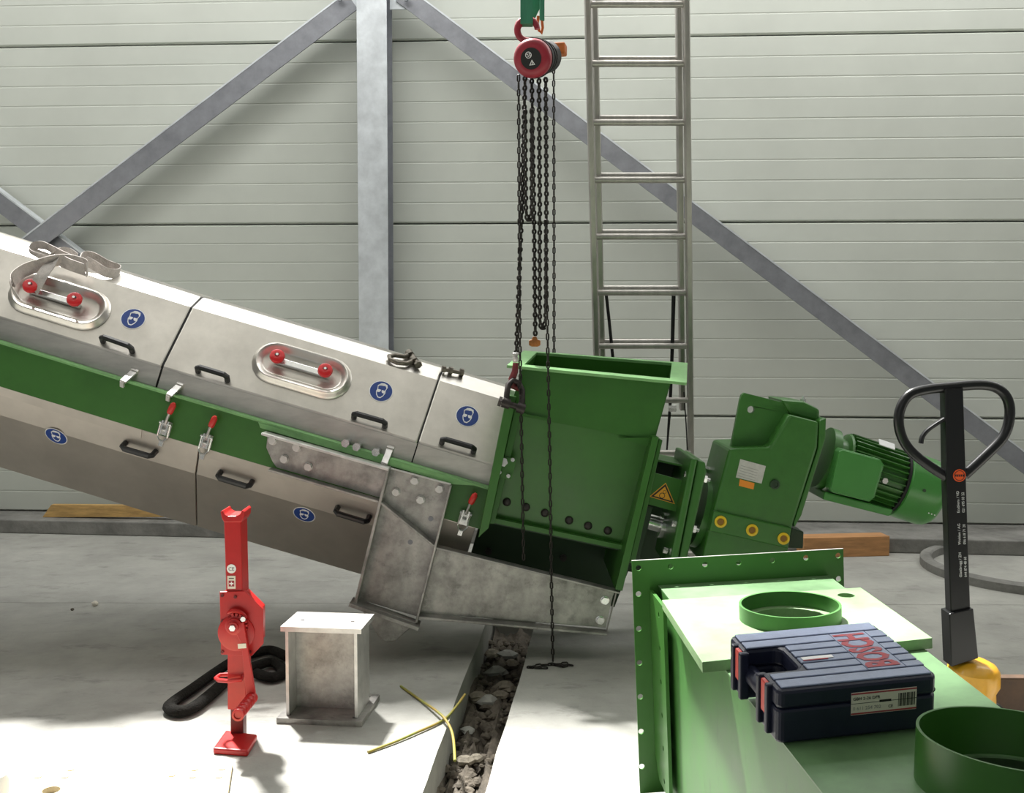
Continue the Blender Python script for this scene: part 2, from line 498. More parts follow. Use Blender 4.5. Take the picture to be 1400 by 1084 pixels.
brace('grey steel brace crossing behind the longer one above the webbing strap', (-420, -39), (470, 631), 23, 0.16)

# timber offcuts by the wall
m = MB()
pl = [(58, 713), (70, 696), (185, 697), (237, 713)]
pf = KF.moved(KF.at(0, KH, -0.10))
pts = [KF.moved(KF.at(0, 0, -0.10)).px(x, y) for x, y in pl]
zb = min(p.z for p in pts)
pts = [V((p.x, p.y, p.z - zb + KH + 0.001)) for p in pts]
m.prism(pts, V((0, 0.045, 0)))
o = m.build('timber_offcut', None, 'wood', bevel=0.002); tag(o, 'yellow tapered plank lying on the concrete ledge by the wall', 'plank')
a, b = F(1099, 763), F(1216, 760)
bf = Fr(a, b - a, (0, 0, 1)); L = (b - a).length
m = MB(); m.box(bf, 0, L, 0, 0.125, -0.12, 0)
o = m.build('timber_beam', None, 'wood_beam', bevel=0.004); tag(o, 'short brown squared timber on the floor behind the gearbox', 'timber')
# concrete ring on the floor
rc = F(1418, 781); ra = (rc - F(1266, 779)).length
m = MB(); m.lathe(rc, (0, 0, 1), [(ra, 0), (ra, 0.045), (ra - 0.02, 0.055), (ra - 0.055, 0.055), (ra - 0.065, 0.045), (ra - 0.065, 0)], 48, closed=True)
o = m.build('concrete_ring', None, 'concrete_dark', smooth=True); tag(o, 'large grey concrete ring lying flat on the floor', 'ring')

# ================================================================== THE CONVEYOR
YC = 4.35
AX = V((math.cos(0.282), 0, -math.sin(0.282)))       # downhill direction
conv = empty('screw_conveyor', V((-0.4, YC + 0.35, 0.35)))
tag(conv, 'inclined green and stainless screw conveyor with inlet hopper and gear motor, hanging from the hoist', 'conveyor')
# long edges as pixel polylines: (x at stations: off left, joint, joint, end plate)
def lin(p, q, x): return p[1] + (q[1] - p[1]) * (x - p[0]) / (q[0] - p[0])
def edge(pts, Y): return [P(x, y, Y) for x, y in pts]
c4 = edge([(-700, 217), (222, 500), (572, 603), (684, 636.5)], YC)
def perp(i):
    d = (c4[min(i + 1, 3)] - c4[min(i, 2)]).normalized(); return V((-d.z, 0, d.x))
def off(dist, Y):
    """line parallel to the lid's lower crease, moved across the slope, at depth Y"""
    out = []
    for i in range(4):
        a, b = perp(max(i - 1, 0)), perp(min(i, 2))
        mt = (a + b) / (1 + a.dot(b))
        p = c4[i] + mt * dist; out.append(V((p.x, Y, p.z)))
    return out
def dist(pts, Y):
    r = []
    for x, y in pts:
        p = P(x, y, Y); i = 0 if p.x < c4[1].x else (1 if p.x < c4[2].x else 2)
        r.append((p - c4[i]).dot(perp(i)))
    return sum(r) / len(r)
YLG, YLH = YC + 0.03, YC + 0.30
def line(pts, Y): return off(dist(pts, Y), Y)
eA = line([(163, 377.4), (320, 420), (531, 480), (690, 523)], YC + 0.275)
eB = line([(120, 379), (263, 421.5), (440, 472), (606, 518.5)], YC + 0.17)
eC = c4
eD = line([(168, 518), (354, 575), (562, 635.5)], YC)
gD = line([(168, 518), (354, 575), (656, 663.5)], YC - 0.04)
gE = line([(100, 556), (274, 609.5), (440, 661), (610, 712)], YC - 0.04)
lE = line([(100, 556), (274, 609.5), (440, 661), (610, 712)], YC - 0.03)
lG = line([(100, 595), (270, 648), (440, 699), (509, 721)], YLG)
lH = line([(65, 656), (250, 713), (492, 789)], YLH)
def back(e, dy): return [p + V((0, dy, 0)) for p in e]
W2 = 0.74
def sec(i, fr=0.0, j=None):
    pick = lambda e: e[i] if j is None else e[i].lerp(e[j], fr)
    A, B, C, D = pick(eA), pick(eB), pick(eC), pick(eD)
    mir = lambda p: V((p.x, 2 * (YC + W2 / 2) - p.y, p.z))
    return [D, C, B, A, mir(A) + V((0, 0.02, 0)), mir(B), mir(C), mir(D)]
lids = []
for i in range(3):
    m = MB()
    m.loft([sec(i, 0.003 if i else 0.0, i + 1), sec(i, (0.9988, 0.997, 1.0)[i], i + 1)])
    m.mat('stainless')
    o = m.build('lid_panel', conv, 'stainless', bevel=0.006)
    lids.append(o)
for i in range(2):                            # dark gasket line in the joints
    s0, s1 = sec(i + 1, 0.0), sec(i + 1, 0.0)
    c = sum(s0, V()) / 8
    m = MB(); m.loft([[c.lerp(p, 0.992) - AX * 0.008 for p in s0], [c.lerp(p, 0.992) + AX * 0.008 for p in s0]])
    m.build('gasket', conv, 'black_rubber')
# darker turned-down rim of the lids
for i in range(3):
    m = MB()
    a0, a1 = eC[i].lerp(eC[i + 1], 0.004 if i else 0), eC[i].lerp(eC[i + 1], (0.9985, 0.996, 1)[i])
    b0, b1 = eD[i].lerp(eD[i + 1], 0.004 if i else 0), eD[i].lerp(eD[i + 1], (0.9985, 0.996, 1)[i])
    dz = V((0, 0, 0.010))
    m.prism([a0 - dz, a1 - dz, b1, b0], V((0, -0.004, 0)))
    m.build('lid_rim', lids[i], 'stainless_strip')
# trough side
m = MB()
for e0, e1 in ((gD, gE),):
    ring = [[gD[i], gE[i], gE[i] + V((0, W2 + 0.08, 0)), gD[i] + V((0, W2 + 0.08, 0))] for i in range(4)]
    m.loft(ring)
trough = m.build('trough', conv, 'green')
m = MB()                                       # pale lip along the trough's upper edge
m.loft([[p + V((0, -0.014, 0.002)), p + V((0, -0.014, -0.006)), p + V((0, 0.03, -0.006)), p + V((0, 0.03, 0.006))] for p in gD])
m.build('flange_lip', trough, 'green_edge')
# lower covers
covers = []
mir = lambda p: V((p.x, 2 * (YC + W2 / 2) - p.y, p.z))
def lsec(i, t, j):
    E, G, H = lE[i].lerp(lE[j], t), lG[i].lerp(lG[j], t), lH[i].lerp(lH[j], t)
    return [E, G, H, mir(H), mir(G), mir(E)]
TS = 0.225                                     # the joint between the first two covers
for rings in ([lsec(0, 0, 1), lsec(1, 0, 2), lsec(1, TS - 0.004, 2)], [lsec(1, TS, 2), lsec(1, 1, 2)], [lsec(2, 0, 3), lsec(2, 0.93, 3)]):
    m = MB(); m.loft(rings)
    covers.append(m.build('bottom_cover', conv, 'stainless_low', bevel=0.004))
# fold line on the lower strip
for k, (pa, pb) in enumerate((((0, 0.0), (1, 0.0)), ((1, TS), (1, 1.0)))):
    at_ = lambda e, q: e[q[0]].lerp(e[q[0] + 1], q[1])
    q0, q1 = at_(lE, pa), at_(lE, pb); p0, p1 = q0.lerp(at_(lG, pa), 0.30), q1.lerp(at_(lG, pb), 0.30)
    m = MB(); m.prism([q0, q1, p1, p0], V((0, -0.004, 0.0))); m.build('cover_rim', covers[k], 'stainless_low')

FU = Fr(eC[1], eC[2] - eC[1], eB[1] - eC[1])           # upper lid face, normal out
if FU.n.y > 0: FU.n = -FU.n
FS = Fr(eD[1], eC[2] - eC[1], V((0, 0, 1)))            # vertical rim
FG = Fr(gE[1], gE[2] - gE[1], V((0, 0, 1)))            # green trough side
FL = Fr(lG[1], lG[2] - lG[1], lE[1] - lG[1])           # lower strip
FB = Fr(lG[1], lG[2] - lG[1], lG[1] - lH[1])           # sloping underside
for f in (FU, FS, FG, FL, FB):
    if f.n.y > 0: f.n = -f.n
U0L = Fr(eC[0], eC[1] - eC[0], eB[0] - eC[0])
if U0L.n.y > 0: U0L.n = -U0L.n
L0L = Fr(lG[0], lG[1] - lG[0], lE[0] - lG[0])
B0L = Fr(lG[0], lG[1] - lG[0], lG[0] - lH[0])
for f in (L0L, B0L):
    if f.n.y > 0: f.n = -f.n
U2R = Fr(eC[2], eC[3] - eC[2], eB[2] - eC[2])
if U2R.n.y > 0: U2R.n = -U2R.n

def sign(f, x, y, r, parent):
    """round blue mandatory sign: head wearing goggles"""
    g = f.moved(f.px(x, y))
    if g.n.dot(f.n) < 0: g.n = -g.n
    # upright letters: ey up the slope, keep ex downhill
    m = MB().mat('white'); m.flat(g, circ(0, 0, r, 28), 0.0006, 0.0018)
    m.mat('blue_sign'); m.flat(g, circ(0, 0, r * 0.93, 28), 0.0016, 0.0024)
    m.mat('white')
    face = [(-.42, .45), (-.36, .15), (-.40, -.1), (-.30, -.42), (-.12, -.66), (.12, -.66), (.30, -.42), (.40, -.1), (.36, .15), (.42, .45), (.25, .66), (0, .60), (-.25, .66)]
    inn = [(u * 0.84, v * 0.86) for u, v in face]
    n = len(face)
    for k in range(n):
        a, b, c, d = face[k], face[(k + 1) % n], inn[(k + 1) % n], inn[k]
        m.flat(g, [(q[0] * r, q[1] * r) for q in (a, b, c, d)], 0.0022, 0.0030)
    for sx in (-1, 1):
        m.flat(g, [(q[0] * r, q[1] * r) for q in [(sx * .04, .12), (sx * .36, .12), (sx * .38, -.02), (sx * .28, -.16), (sx * .12, -.14), (sx * .04, 0)]], 0.0022, 0.0030)
    m.flat(g, [(q[0] * r, q[1] * r) for q in [(-.40, .44), (-.2, .72), (.05, .78), (.35, .70), (.44, .42), (.2, .56), (-.1, .52)]], 0.0022, 0.0030)
    o = m.build('safety_sign', parent)
    return lab(o, 'round blue sign with a white head wearing goggles')
sign(U0L, 182, 436, 0.052, lids[0]); sign(FU, 521, 535, 0.052, lids[1]); sign(U2R, 639, 569, 0.052, lids[2])
sign(B0L, 77, 596, 0.050, covers[0]); sign(FB, 416, 703, 0.050, covers[1])

def handle(f, a, b, out, parent):
    p, q = f.px(*a), f.px(*b)
    d = (q - p).normalized(); n = f.n
    c1, c2 = p + n * out + d * 0.012, q + n * out - d * 0.012
    m = MB(); m.tube([p - n * 0.001, p + n * out * 0.72, c1, c2, q + n * out * 0.72, q - n * 0.001], 0.0125, 8)
    o = m.build('pull_handle', parent, 'black_plastic', smooth=False)
    return lab(o, 'black plastic pull handle')
handle(U0L, (141, 467), (181, 481), 0.045, lids[0]); handle(FU, (271, 508), (311, 520), 0.045, lids[1])
handle(FU, (484, 571), (526, 583), 0.045, lids[1]); handle(U2R, (604, 605.5), (647, 618), 0.045, lids[2])
handle(L0L, (172, 605), (213, 617), 0.045, covers[0]); handle(FL, (302, 645), (345, 658), 0.045, covers[1]); handle(FL, (462, 693), (505, 706), 0.045, covers[1])

def stadium(L, r, n=10):
    pts = [(L / 2 + r * math.cos(a), r * math.sin(a)) for a in [(-math.pi / 2 + math.pi * k / n) for k in range(n + 1)]]
    pts += [(-L / 2 + r * math.cos(a), r * math.sin(a)) for a in [(math.pi / 2 + math.pi * k / n) for k in range(n + 1)]]
    return pts
def hatch(f, cx, cy, k1, k2, parent):
    g = f.moved(f.px(cx, cy))
    if g.n.dot(f.n) < 0: g.n = -g.n
    pos = [f.px(*k1), f.px(*k2)]
    Ls, r = 0.232, 0.098
    prof = [(r + 0.006, 0.0005), (r + 0.006, 0.004), (r - 0.002, 0.010), (r - 0.006, 0.024), (r - 0.014, 0.030), (r - 0.024, 0.026), (r - 0.036, 0.010), (r - 0.046, 0.006)]
    m = MB(); m.loft([[g.at(u, v, w) for u, v in stadium(Ls, q)] for q, w in prof])
    o = m.build('inspection_hatch', conv, 'stainless', smooth=True)
    # clamp bar and two knobs
    base = [g.at((p - g.o).dot(g.ex), 0.004, 0.006) for p in pos]
    d = (base[1] - base[0]).normalized()
    bf = Fr(base[0], d, g.ey)
    if bf.n.dot(g.n) < 0: bf.n = -bf.n
    ll = (base[1] - base[0]).length
    m = MB(); m.box(bf, -0.016, ll + 0.016, -0.014, 0.014, 0.006, 0.022)
    m.build('clamp_bar', o, 'steel_bright', bevel=0.003)
    for b in base:
        m = MB(); m.cyl(b + g.n * 0.0225, b + g.n * 0.036, 0.008, 10); m.build('stud', o, 'steel_bright', smooth=True)
        m = MB().mat('knob_red'); m.lathe(b + g.n * 0.0365, g.n, [(0.014, 0), (0.030, 0.004), (0.033, 0.014), (0.030, 0.025), (0.019, 0.029), (0.011, 0.028)], 18)
        m.mat('black_plastic'); m.cyl(b + g.n * 0.0630, b + g.n * 0.0645, 0.011, 12)
        m.mat('steel_bright'); m.cyl(b + g.n * 0.0640, b + g.n * 0.072, 0.006, 8)
        m.build('knob', o, smooth=True)
    return lab(o, 'oval pressed steel inspection hatch with two red knobs')
hatch(U0L, 82, 413, (48, 398), (108, 415), lids[0]); hatch(FU, 413, 507, (380, 496), (445, 514.5), lids[1])

# aluminium lid latches and small bolts on the lid rim
def latch(a, b):
    p = FS.px(*a) ; q = P(b[0], b[1], YC - 0.075)
    d = (q - p).normalized()
    f = Fr(p, d, AX)
    m = MB(); L = (q - p).length
    m.box(f, 0, L, -0.014, 0.014, -0.004, 0.006); m.box(f, L - 0.008, L + 0.004, -0.013, 0.005, -0.03, 0.0)
    m.box(f, -0.004, 0.012, -0.016, 0.016, -0.006, 0.012)
    o = m.build('lid_latch', conv, 'galv_pale', bevel=0.002)
latch((185, 507), (168, 522)); latch((247, 526), (231, 541)); latch((534, 612), (525, 634))
for x, y in ((475, 604), (490, 609), (516, 616)):
    p = P(x, y, YC - 0.06); m = MB(); m.cyl(p + V((0, 0.055, 0)), p + V((0, -0.012, 0)), 0.009, 10); m.hexa(FS, *FS.uv(x, y), 0.018, 0.040, 0.062)
    m.build('bolt', conv, 'steel_bright')

def toggle(x, y, parent):
    """toggle clamp: x,y the middle of its foot"""
    g = FG.moved(FG.px(x, y)); 
    if g.n.y > 0: g.n = -g.n
    t = g.turned(-0.02)
    m = MB()
    m.box(g, -0.022, 0.022, -0.016, 0.045, 0.001, 0.005)
    for s in (-1, 1):
        m.box(g, s * 0.012 - 0.003, s * 0.012 + 0.003, -0.012, 0.05, 0.005, 0.032)
        m.tube([g.at(s * 0.021, 0.04, 0.026), g.at(s * 0.021, -0.02, 0.026), g.at(s * 0.010, -0.036, 0.024), g.at(0, -0.038, 0.024)], 0.0035, 6)
    m.cyl(g.at(-0.026, 0.038, 0.026), g.at(0.026, 0.038, 0.026), 0.006, 8)
    m.cyl(g.at(-0.020, 0.010, 0.022), g.at(0.020, 0.010, 0.022), 0.005, 8)
    m.box(g, -0.009, 0.009, -0.062, -0.034, 0.004, 0.018)
    o = m.build('toggle_clamp', conv, 'steel_bright')
    a, b, c = g.at(0.0, 0.035, 0.030), g.at(0.006, 0.085, 0.034), g.at(0.016, 0.135, 0.040)
    m = MB(); m.tube([a, b], 0.010, 8, flat=0.6); m.build('lever', o, 'galv_pale')
    m = MB(); m.tube([b, b.lerp(c, .15), b.lerp(c, .8), c], [0.011, 0.0135, 0.013, 0.006], 10); m.build('grip', o, 'grip_red', smooth=True)
    return lab(o, 'steel toggle clamp with a red grip')
toggle(226, 590, conv); toggle(282, 608, conv); toggle(634, 712, conv)

# ---------------------------------------------------------------- galvanised support bracket
YB_ = YC - 0.055                                   # web plane
brk = empty('support_bracket', P(560, 860, YB_), conv); lab(brk, 'mottled galvanised steel support bracket with bolted plates')
def web(name, pts, y0=0.0, th=0.010, material='galv', bevel=0.0015):
    m = MB(); m.prism([P(x, y, YB_ + y0) for x, y in pts], V((0, th, 0)))
    return m.build(name, brk, material, bevel=bevel)
def flange(a, b, wid=0.09, th=0.010, out=0.075, material='galv', name='flange'):
    """strip standing out of the web along the pixel line a-b"""
    p, q = P(a[0], a[1], YB_), P(b[0], b[1], YB_)
    d = (q - p).normalized(); nn = V((d.z, 0, -d.x))
    m = MB(); m.prism([p + nn * th / 2, q + nn * th / 2, q - nn * th / 2, p - nn * th / 2], V((0, -out, 0)))
    return m.build(name, brk, material, bevel=0.002)
web('web_plate', [(366, 592), (532, 640), (521, 681), (378, 639), (372, 630), (364, 612)])
flange((363, 590.5), (534, 639), out=0.075, material='galv_pale')
flange((371, 640), (520, 683), out=0.06)
web('web_plate', [(533, 640), (616, 662), (595.5, 742), (523, 684)])
web('web_plate', [(522, 686), (594.5, 743.5), (571, 843), (489, 819)])
flange((533, 639), (489, 819), out=0.07, th=0.012)
flange((617, 662), (571, 845), out=0.07, th=0.010)
flange((523, 684), (597, 744), out=0.065, th=0.009, name='diagonal_rib')
flange((534, 639.5), (617, 661.5), out=0.02, th=0.006, material='galv_pale')
web('web_plate', [(597.5, 746), (842, 807), (838, 815), (828, 858), (574, 838)])
flange((597, 745), (845, 806), out=0.06, th=0.008)
flange((574, 839), (828, 862), out=0.06, th=0.010)
flange((843, 806), (829, 862), out=0.012, th=0.006)
flange((482, 818), (575, 851), out=0.10, th=0.016, name='base_plate')
web('lifting_lug', [(488, 824), (570, 851), (541, 876), (528, 878), (517, 870)], y0=-0.06, th=0.03, bevel=0.004)
BW = Fr(P(560, 700, YB_), AX, (0, 0, 1))
if BW.n.y > 0: BW.n = -BW.n
for x, y in ((373, 602), (406, 611.5), (389, 627.5), (421.5, 638), (567, 657), (601, 668), (541, 672.5), (575, 683)):
    u, v = BW.uv(x, y); m = MB(); m.lathe(BW.at(u, v, 0.001), BW.n, [(0.020, 0), (0.020, 0.003)], 14); m.hexa(BW, u, v, 0.0175, 0.0035, 0.017)
    m.build('bolt', brk, 'galv_pale', bevel=0.0015)
for x, y in ((827, 820.5), (820.5, 847.5)):
    u, v = BW.uv(x, y); m = MB(); m.lathe(BW.at(u, v, 0.001), BW.n, [(0.020, 0), (0.020, 0.003)], 14); m.hexa(BW, u, v, 0.0175, 0.0035, 0.017)
    m.build('bolt', brk, 'steel_bright', bevel=0.0015)
for x, y in ((589, 709), (561, 741)):
    u, v = BW.uv(x, y); m = MB(); m.cyl(BW.at(u, v, 0.0006), BW.at(u, v, 0.0016), 0.011, 14); m.build('plugged_hole', brk, 'galv_brace')
# plate and stacked green strips above the bracket's arm
gf = lambda x, y, d=0.0: P(x, y, YC - 0.055 - d)
m = MB(); m.prism([gf(353, 577), gf(655, 664), gf(620, 662), gf(356, 585)], V((0, 0.02, 0))); m.build('backing_strip', conv, 'green_edge')

# ---------------------------------------------------------------- inlet hopper
hop = empty('inlet_hopper', P(780, 740, YC), conv); lab(hop, 'green painted steel inlet hopper with a flanged rectangular mouth')
O4 = [P(693, 499, 4.22), P(939, 523, 4.22), P(940, 496, 4.57), P(716, 479, 4.57)]
def bil(u, v): return O4[0].lerp(O4[1], u).lerp(O4[3].lerp(O4[2], u), v)
FLn = (O4[1] - O4[0]).cross(O4[3] - O4[0]).normalized()
m = MB()
uo, ui = (0, 1), (0.085, 0.905); vo, vi = (0, 1), (0.13, 0.93)
out = [bil(0, 0), bil(1, 0), bil(1, 1), bil(0, 1)]
inn = [bil(ui[0], vi[0]), bil(ui[1], vi[0]), bil(ui[1], vi[1]), bil(ui[0], vi[1])]
th = -FLn * 0.012
m.loft([out, inn, [p + th for p in inn], [p + th for p in out]], closed=True)
m.build('mouth_flange', hop, 'green_edge', bevel=0.001)  # pale edge green puts the skylight on this flange into its colour
# upper part of the box: four walls from the mouth down to a bend
lowF = [P(697, 566, 4.27), P(893, 602, 4.27)]; lowB = [P(712, 560, 4.62), P(893, 600, 4.62)]
t2 = [p + th * 1.05 for p in inn]
walls = [(t2[0], t2[1], lowF[1], lowF[0]), (t2[1], t2[2], lowB[1], lowF[1]), (t2[2], t2[3], lowB[0], lowB[1]), (t2[3], t2[0], lowF[0], lowB[0])]
ctr = sum(t2, V()) / 4
for k, q in enumerate(walls):
    n = (q[1] - q[0]).cross(q[3] - q[0]).normalized()
    if n.dot(ctr - q[0]) > 0: n = -n
    m = MB(); m.prism(q, n * 0.006); m.build('hopper_wall', hop, 'green')
# lower front wall with a shallow fold, and the row of bolts on its foot
lf = [P(697, 566, 4.27), P(893, 602, 4.27), P(852, 750, 4.33), P(664, 706, 4.33)]
m = MB(); m.prism(lf, V((0, 0.008, 0))); m.build('hopper_front', hop, 'green')
m = MB(); m.prism([P(893, 598, 4.262), P(892, 612, 4.262), P(846, 598, 4.262), P(858, 598, 4.262)], V((0, -0.012, 0))); m.build('stiffener', hop, 'green')
m = MB(); m.prism([P(700, 556, 4.26), P(700, 564, 4.26), P(748, 572, 4.26), P(720, 566, 4.26)], V((0, -0.012, 0))); m.build('stiffener', hop, 'green')
m = MB(); m.prism([P(662, 712, 4.29), P(852, 752, 4.29), P(854, 746, 4.29), P(664, 706, 4.29)], V((0, 0.05, 0))); m.build('hopper_foot', hop, 'green')
HFf = Fr(lf[3], lf[2] - lf[3], lf[0] - lf[3])
if HFf.n.y > 0: HFf.n = -HFf.n
for x, y in ((672, 677), (693, 686), (719, 693), (745, 701), (778, 711), (804, 718.5), (831, 725)):
    m = MB(); p = HFf.px(x, y); m.lathe(p, HFf.n, [(0.018, 0.001), (0.018, 0.006), (0.014, 0.014), (0.006, 0.018)], 12); m.build('bolt', hop, 'shackle_dark', smooth=True)
# end plates either side
def endplate(name, pts, y0, dy, material='green'):
    m = MB(); m.prism([P(x, y, y0) for x, y in pts], V((0, dy, 0))); return m.build(name, hop, material, bevel=0.002)
endplate('end_plate', [(693, 540), (706, 543), (668, 722), (654, 735)], 4.20, 0.80)
endplate('end_plate', [(706, 548), (712, 566), (676, 716), (669, 716)], 4.245, 0.30)
endplate('end_plate', [(892, 597), (901, 598), (851, 808), (841, 806)], 4.19, 0.84)
endplate('end_plate', [(901, 600), (906, 602), (868, 770), (860, 770)], 4.25, 0.7)
# shallow square plate with four bolts inside the left corner
ip = [(681, 622), (706, 628), (699, 656), (674, 649)]
m = MB(); m.prism([P(x, y, 4.242) for x, y in ip], V((0, -0.006, 0))); bp = m.build('bolt_plate', hop, 'green')
for x, y, r in ((688, 631, .020), (701, 628, .009), (683, 645, .009), (695, 650, .009)):
    p = P(x, y, 4.236); m = MB(); m.cyl(p + V((0, -0.0005, 0)), p + V((0, -0.016, 0)), r, 6); m.build('bolt', bp, 'steel_bright')
# open lower bay: inner back, floor of the trough; shadow painted dark green
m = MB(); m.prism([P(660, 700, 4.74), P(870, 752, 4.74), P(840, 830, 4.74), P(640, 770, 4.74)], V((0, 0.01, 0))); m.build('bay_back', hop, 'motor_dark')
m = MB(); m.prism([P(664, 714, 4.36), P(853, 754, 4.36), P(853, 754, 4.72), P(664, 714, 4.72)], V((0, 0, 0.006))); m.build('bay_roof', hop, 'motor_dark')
for x, y in ((668, 753), (770, 762)):
    p = P(x, y, 4.73); m = MB(); m.cyl(p, p + V((0, -0.02, 0)), 0.016, 10); m.build('bolt', hop, 'shackle_dark')

# ---------------------------------------------------------------- coupling bay and drive
drv = empty('gear_motor', P(1030, 760, YC), conv); lab(drv, 'green gearbox with flanged electric motor')
YG = 4.21
def slab(name, pts, y0, y1, material='green', bevel=0.003, parent=None):
    m = MB(); m.prism([P(x, y, y0) for x, y in pts], V((0, y1 - y0, 0))); return m.build(name, parent or drv, material, bevel=bevel)
plate = slab('guard_plate', [(890, 645), (937, 657.5), (926, 700), (877, 687)], 4.30, 4.31, bevel=0.001)
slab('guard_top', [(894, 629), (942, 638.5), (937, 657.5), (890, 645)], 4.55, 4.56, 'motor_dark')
slab('guard_cover', [(895, 627), (943, 637), (942, 640), (894, 630)], 4.36, 4.62, 'green')
slab('bay_back', [(870, 680), (932, 700), (915, 790), (850, 780)], 4.75, 4.76, 'motor_dark')  # black opening behind the coupling, its shade painted dark
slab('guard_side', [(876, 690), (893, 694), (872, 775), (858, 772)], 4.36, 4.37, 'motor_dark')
# warning triangle
TF = Fr(P(904, 675, 4.30), AX, (0, 0, 1))
if TF.n.y > 0: TF.n = -TF.n
tri = [TF.uv(*q) for q in ((910, 661), (889, 678.5), (921.5, 688))]
cc = (sum(t[0] for t in tri) / 3, sum(t[1] for t in tri) / 3)
sc = lambda k: [(cc[0] + (u - cc[0]) * k, cc[1] + (v - cc[1]) * k) for u, v in tri]
m = MB().mat('yellow_sign'); m.flat(TF, sc(1.08), 0.0006, 0.0016)
m.mat('black_print'); m.flat(TF, sc(0.96), 0.0012, 0.0022)
m.mat('yellow_sign'); m.flat(TF, sc(0.72), 0.0018, 0.0028)
m.mat('black_print')
for du, dv, r in ((-0.004, -0.006, 0.0125), (0.002, 0.012, 0.0075)):
    m.holed(TF, circ(cc[0] + du, cc[1] + dv, r, 16), [ring_holes(cc[0] + du, cc[1] + dv, r * 0.78, 16)], 0.0026, 0.0034)
lab(m.build('warning_triangle', plate), 'yellow warning triangle showing two rollers')
# shaft coupling
sa, sb = P(884, 712, 4.50), P(938, 727, 4.50)
d = (sb - sa).normalized()
m = MB(); m.lathe(sa, d, [(0.035, 0), (0.035, 0.06), (0.058, 0.062), (0.058, 0.092), (0.046, 0.094), (0.046, 0.104), (0.060, 0.106), (0.060, 0.15), (0.04, 0.152), (0.04, 0.18)], 24)
m.build('shaft_coupling', drv, 'steel_bright', smooth=True)
# drive flange: two round plates edge-on
for k, (pts, ya, yb) in enumerate((([(945, 626), (954, 628), (924, 780), (913, 780)], 4.20, 4.60), ([(954.5, 629), (964.5, 632), (966, 646), (936, 780), (925, 780)], 4.22, 4.58))):
    slab('drive_flange', pts, ya, yb, 'green_cast', bevel=0.008)
m = MB(); q = P(952, 700, 4.40); m.lathe(q, d, [(0.15, 0), (0.15, 0.03), (0.125, 0.05), (0.125, 0.11)], 32); m.build('bearing_neck', drv, 'green_cast', smooth=True)
for x0, y0, x1, y1, yy in ((938, 633, 970, 643, 4.50), (937, 648.5, 968, 656, 4.26), (920, 716, 953, 724.5, 4.26), (908, 752, 940, 762, 4.27)):
    p, q = P(x0, y0, yy), P(x1, y1, yy); dd = (q - p).normalized(); L = (q - p).length
    m = MB(); m.cyl(p - dd * 0.004, p + dd * 0.015, 0.014, 6); m.build('bolt', drv, 'steel_bright')
    m = MB(); m.cyl(q - dd * 0.03, q - dd * 0.006, 0.0165, 6); m.build('nut', drv, 'steel_bright')
    m = MB(); m.cyl(q - dd * 0.0055, q + dd * 0.008, 0.009, 10); m.build('bolt_end', drv, 'steel_bright')
# gearbox casting
GD = 0.36
body = slab('gearbox', [(997.5, 613.5), (1052, 611.5), (1079, 566.5), (1120, 577), (1118, 612), (1083, 722), (1075, 772), (958, 772), (975, 699)], YG, YG + GD, 'green_cast', bevel=0.012)
LF = Fr(P(1027, 560, YG + 0.075), AX, (0, 0, 1))
if LF.n.y > 0: LF.n = -LF.n
lo_ = [LF.uv(x, y) for x, y in ((1012, 547), (1014, 540), (1018, 537), (1074, 551), (1084, 566), (1062, 613), (999, 613))]
m = MB(); m.holed(LF, list(reversed(lo_)), [circ(0, 0, 0.015, 16)], -0.03, 0); m.build('gear_lug', drv, 'green_cast', bevel=0.003)
slab('gear_top', [(1078, 569), (1121, 579), (1110, 612), (1052, 613)], YG + 0.106, YG + GD - 0.02, 'green_cast', bevel=0.008)
slab('top_hump', [(1068, 546), (1100, 549), (1122, 560), (1120, 578), (1081, 568)], YG + 0.06, YG + GD - 0.05, 'green_cast', bevel=0.014)
slab('cover_flange', [(1120, 575), (1130, 571), (1129, 600), (1096, 705), (1086, 722), (1085, 715), (1119, 612)], YG + 0.005, YG + GD - 0.005, 'green_cast', bevel=0.006)
slab('foot_band', [(976, 698), (1083, 722), (1077, 750), (970, 726)], YG - 0.018, YG + GD + 0.018, 'green_cast', bevel=0.006)
slab('gear_foot', [(1083, 722), (1099, 727), (1098, 750), (1075, 749)], YG + 0.10, YG + GD, 'motor_dark', bevel=0.004)
GF = Fr(P(1030, 650, YG), AX, (0, 0, 1))
if GF.n.y > 0: GF.n = -GF.n
def gpoly(pts): return [GF.uv(x, y) for x, y in pts]
m = MB().mat('galv_pale'); m.flat(GF, gpoly([(1012, 627.5), (1047, 637), (1041, 661), (1006, 652.5)]), 0.0006, 0.002)
m.mat('grey_print')
npf = Fr(GF.at(*GF.uv(1012, 628)), AX, (0, 0, 1)); 
if npf.n.y > 0: npf.n = -npf.n
for k in range(5):
    m.flat(npf, [(0.010, -0.022 - k * .011), (0.085, -0.022 - k * .011), (0.085, -0.024 - k * .011), (0.010, -0.024 - k * .011)], 0.0018, 0.0026)
m.build('name_plate', body)
m = MB(); m.flat(GF, gpoly([(1011.5, 655), (1031.5, 660.5), (1030, 669), (1010, 664)]), 0.0006, 0.0018); lab(m.build('orange_label', body, 'orange_label'), 'small orange label')
m = MB(); u, v = GF.uv(1059, 662); m.lathe(GF.at(u, v, 0.0005), GF.n, [(0.020, 0), (0.020, 0.008), (0.013, 0.009), (0.012, 0.004)], 18); m.build('oil_plug', body, 'motor_dark', smooth=True)
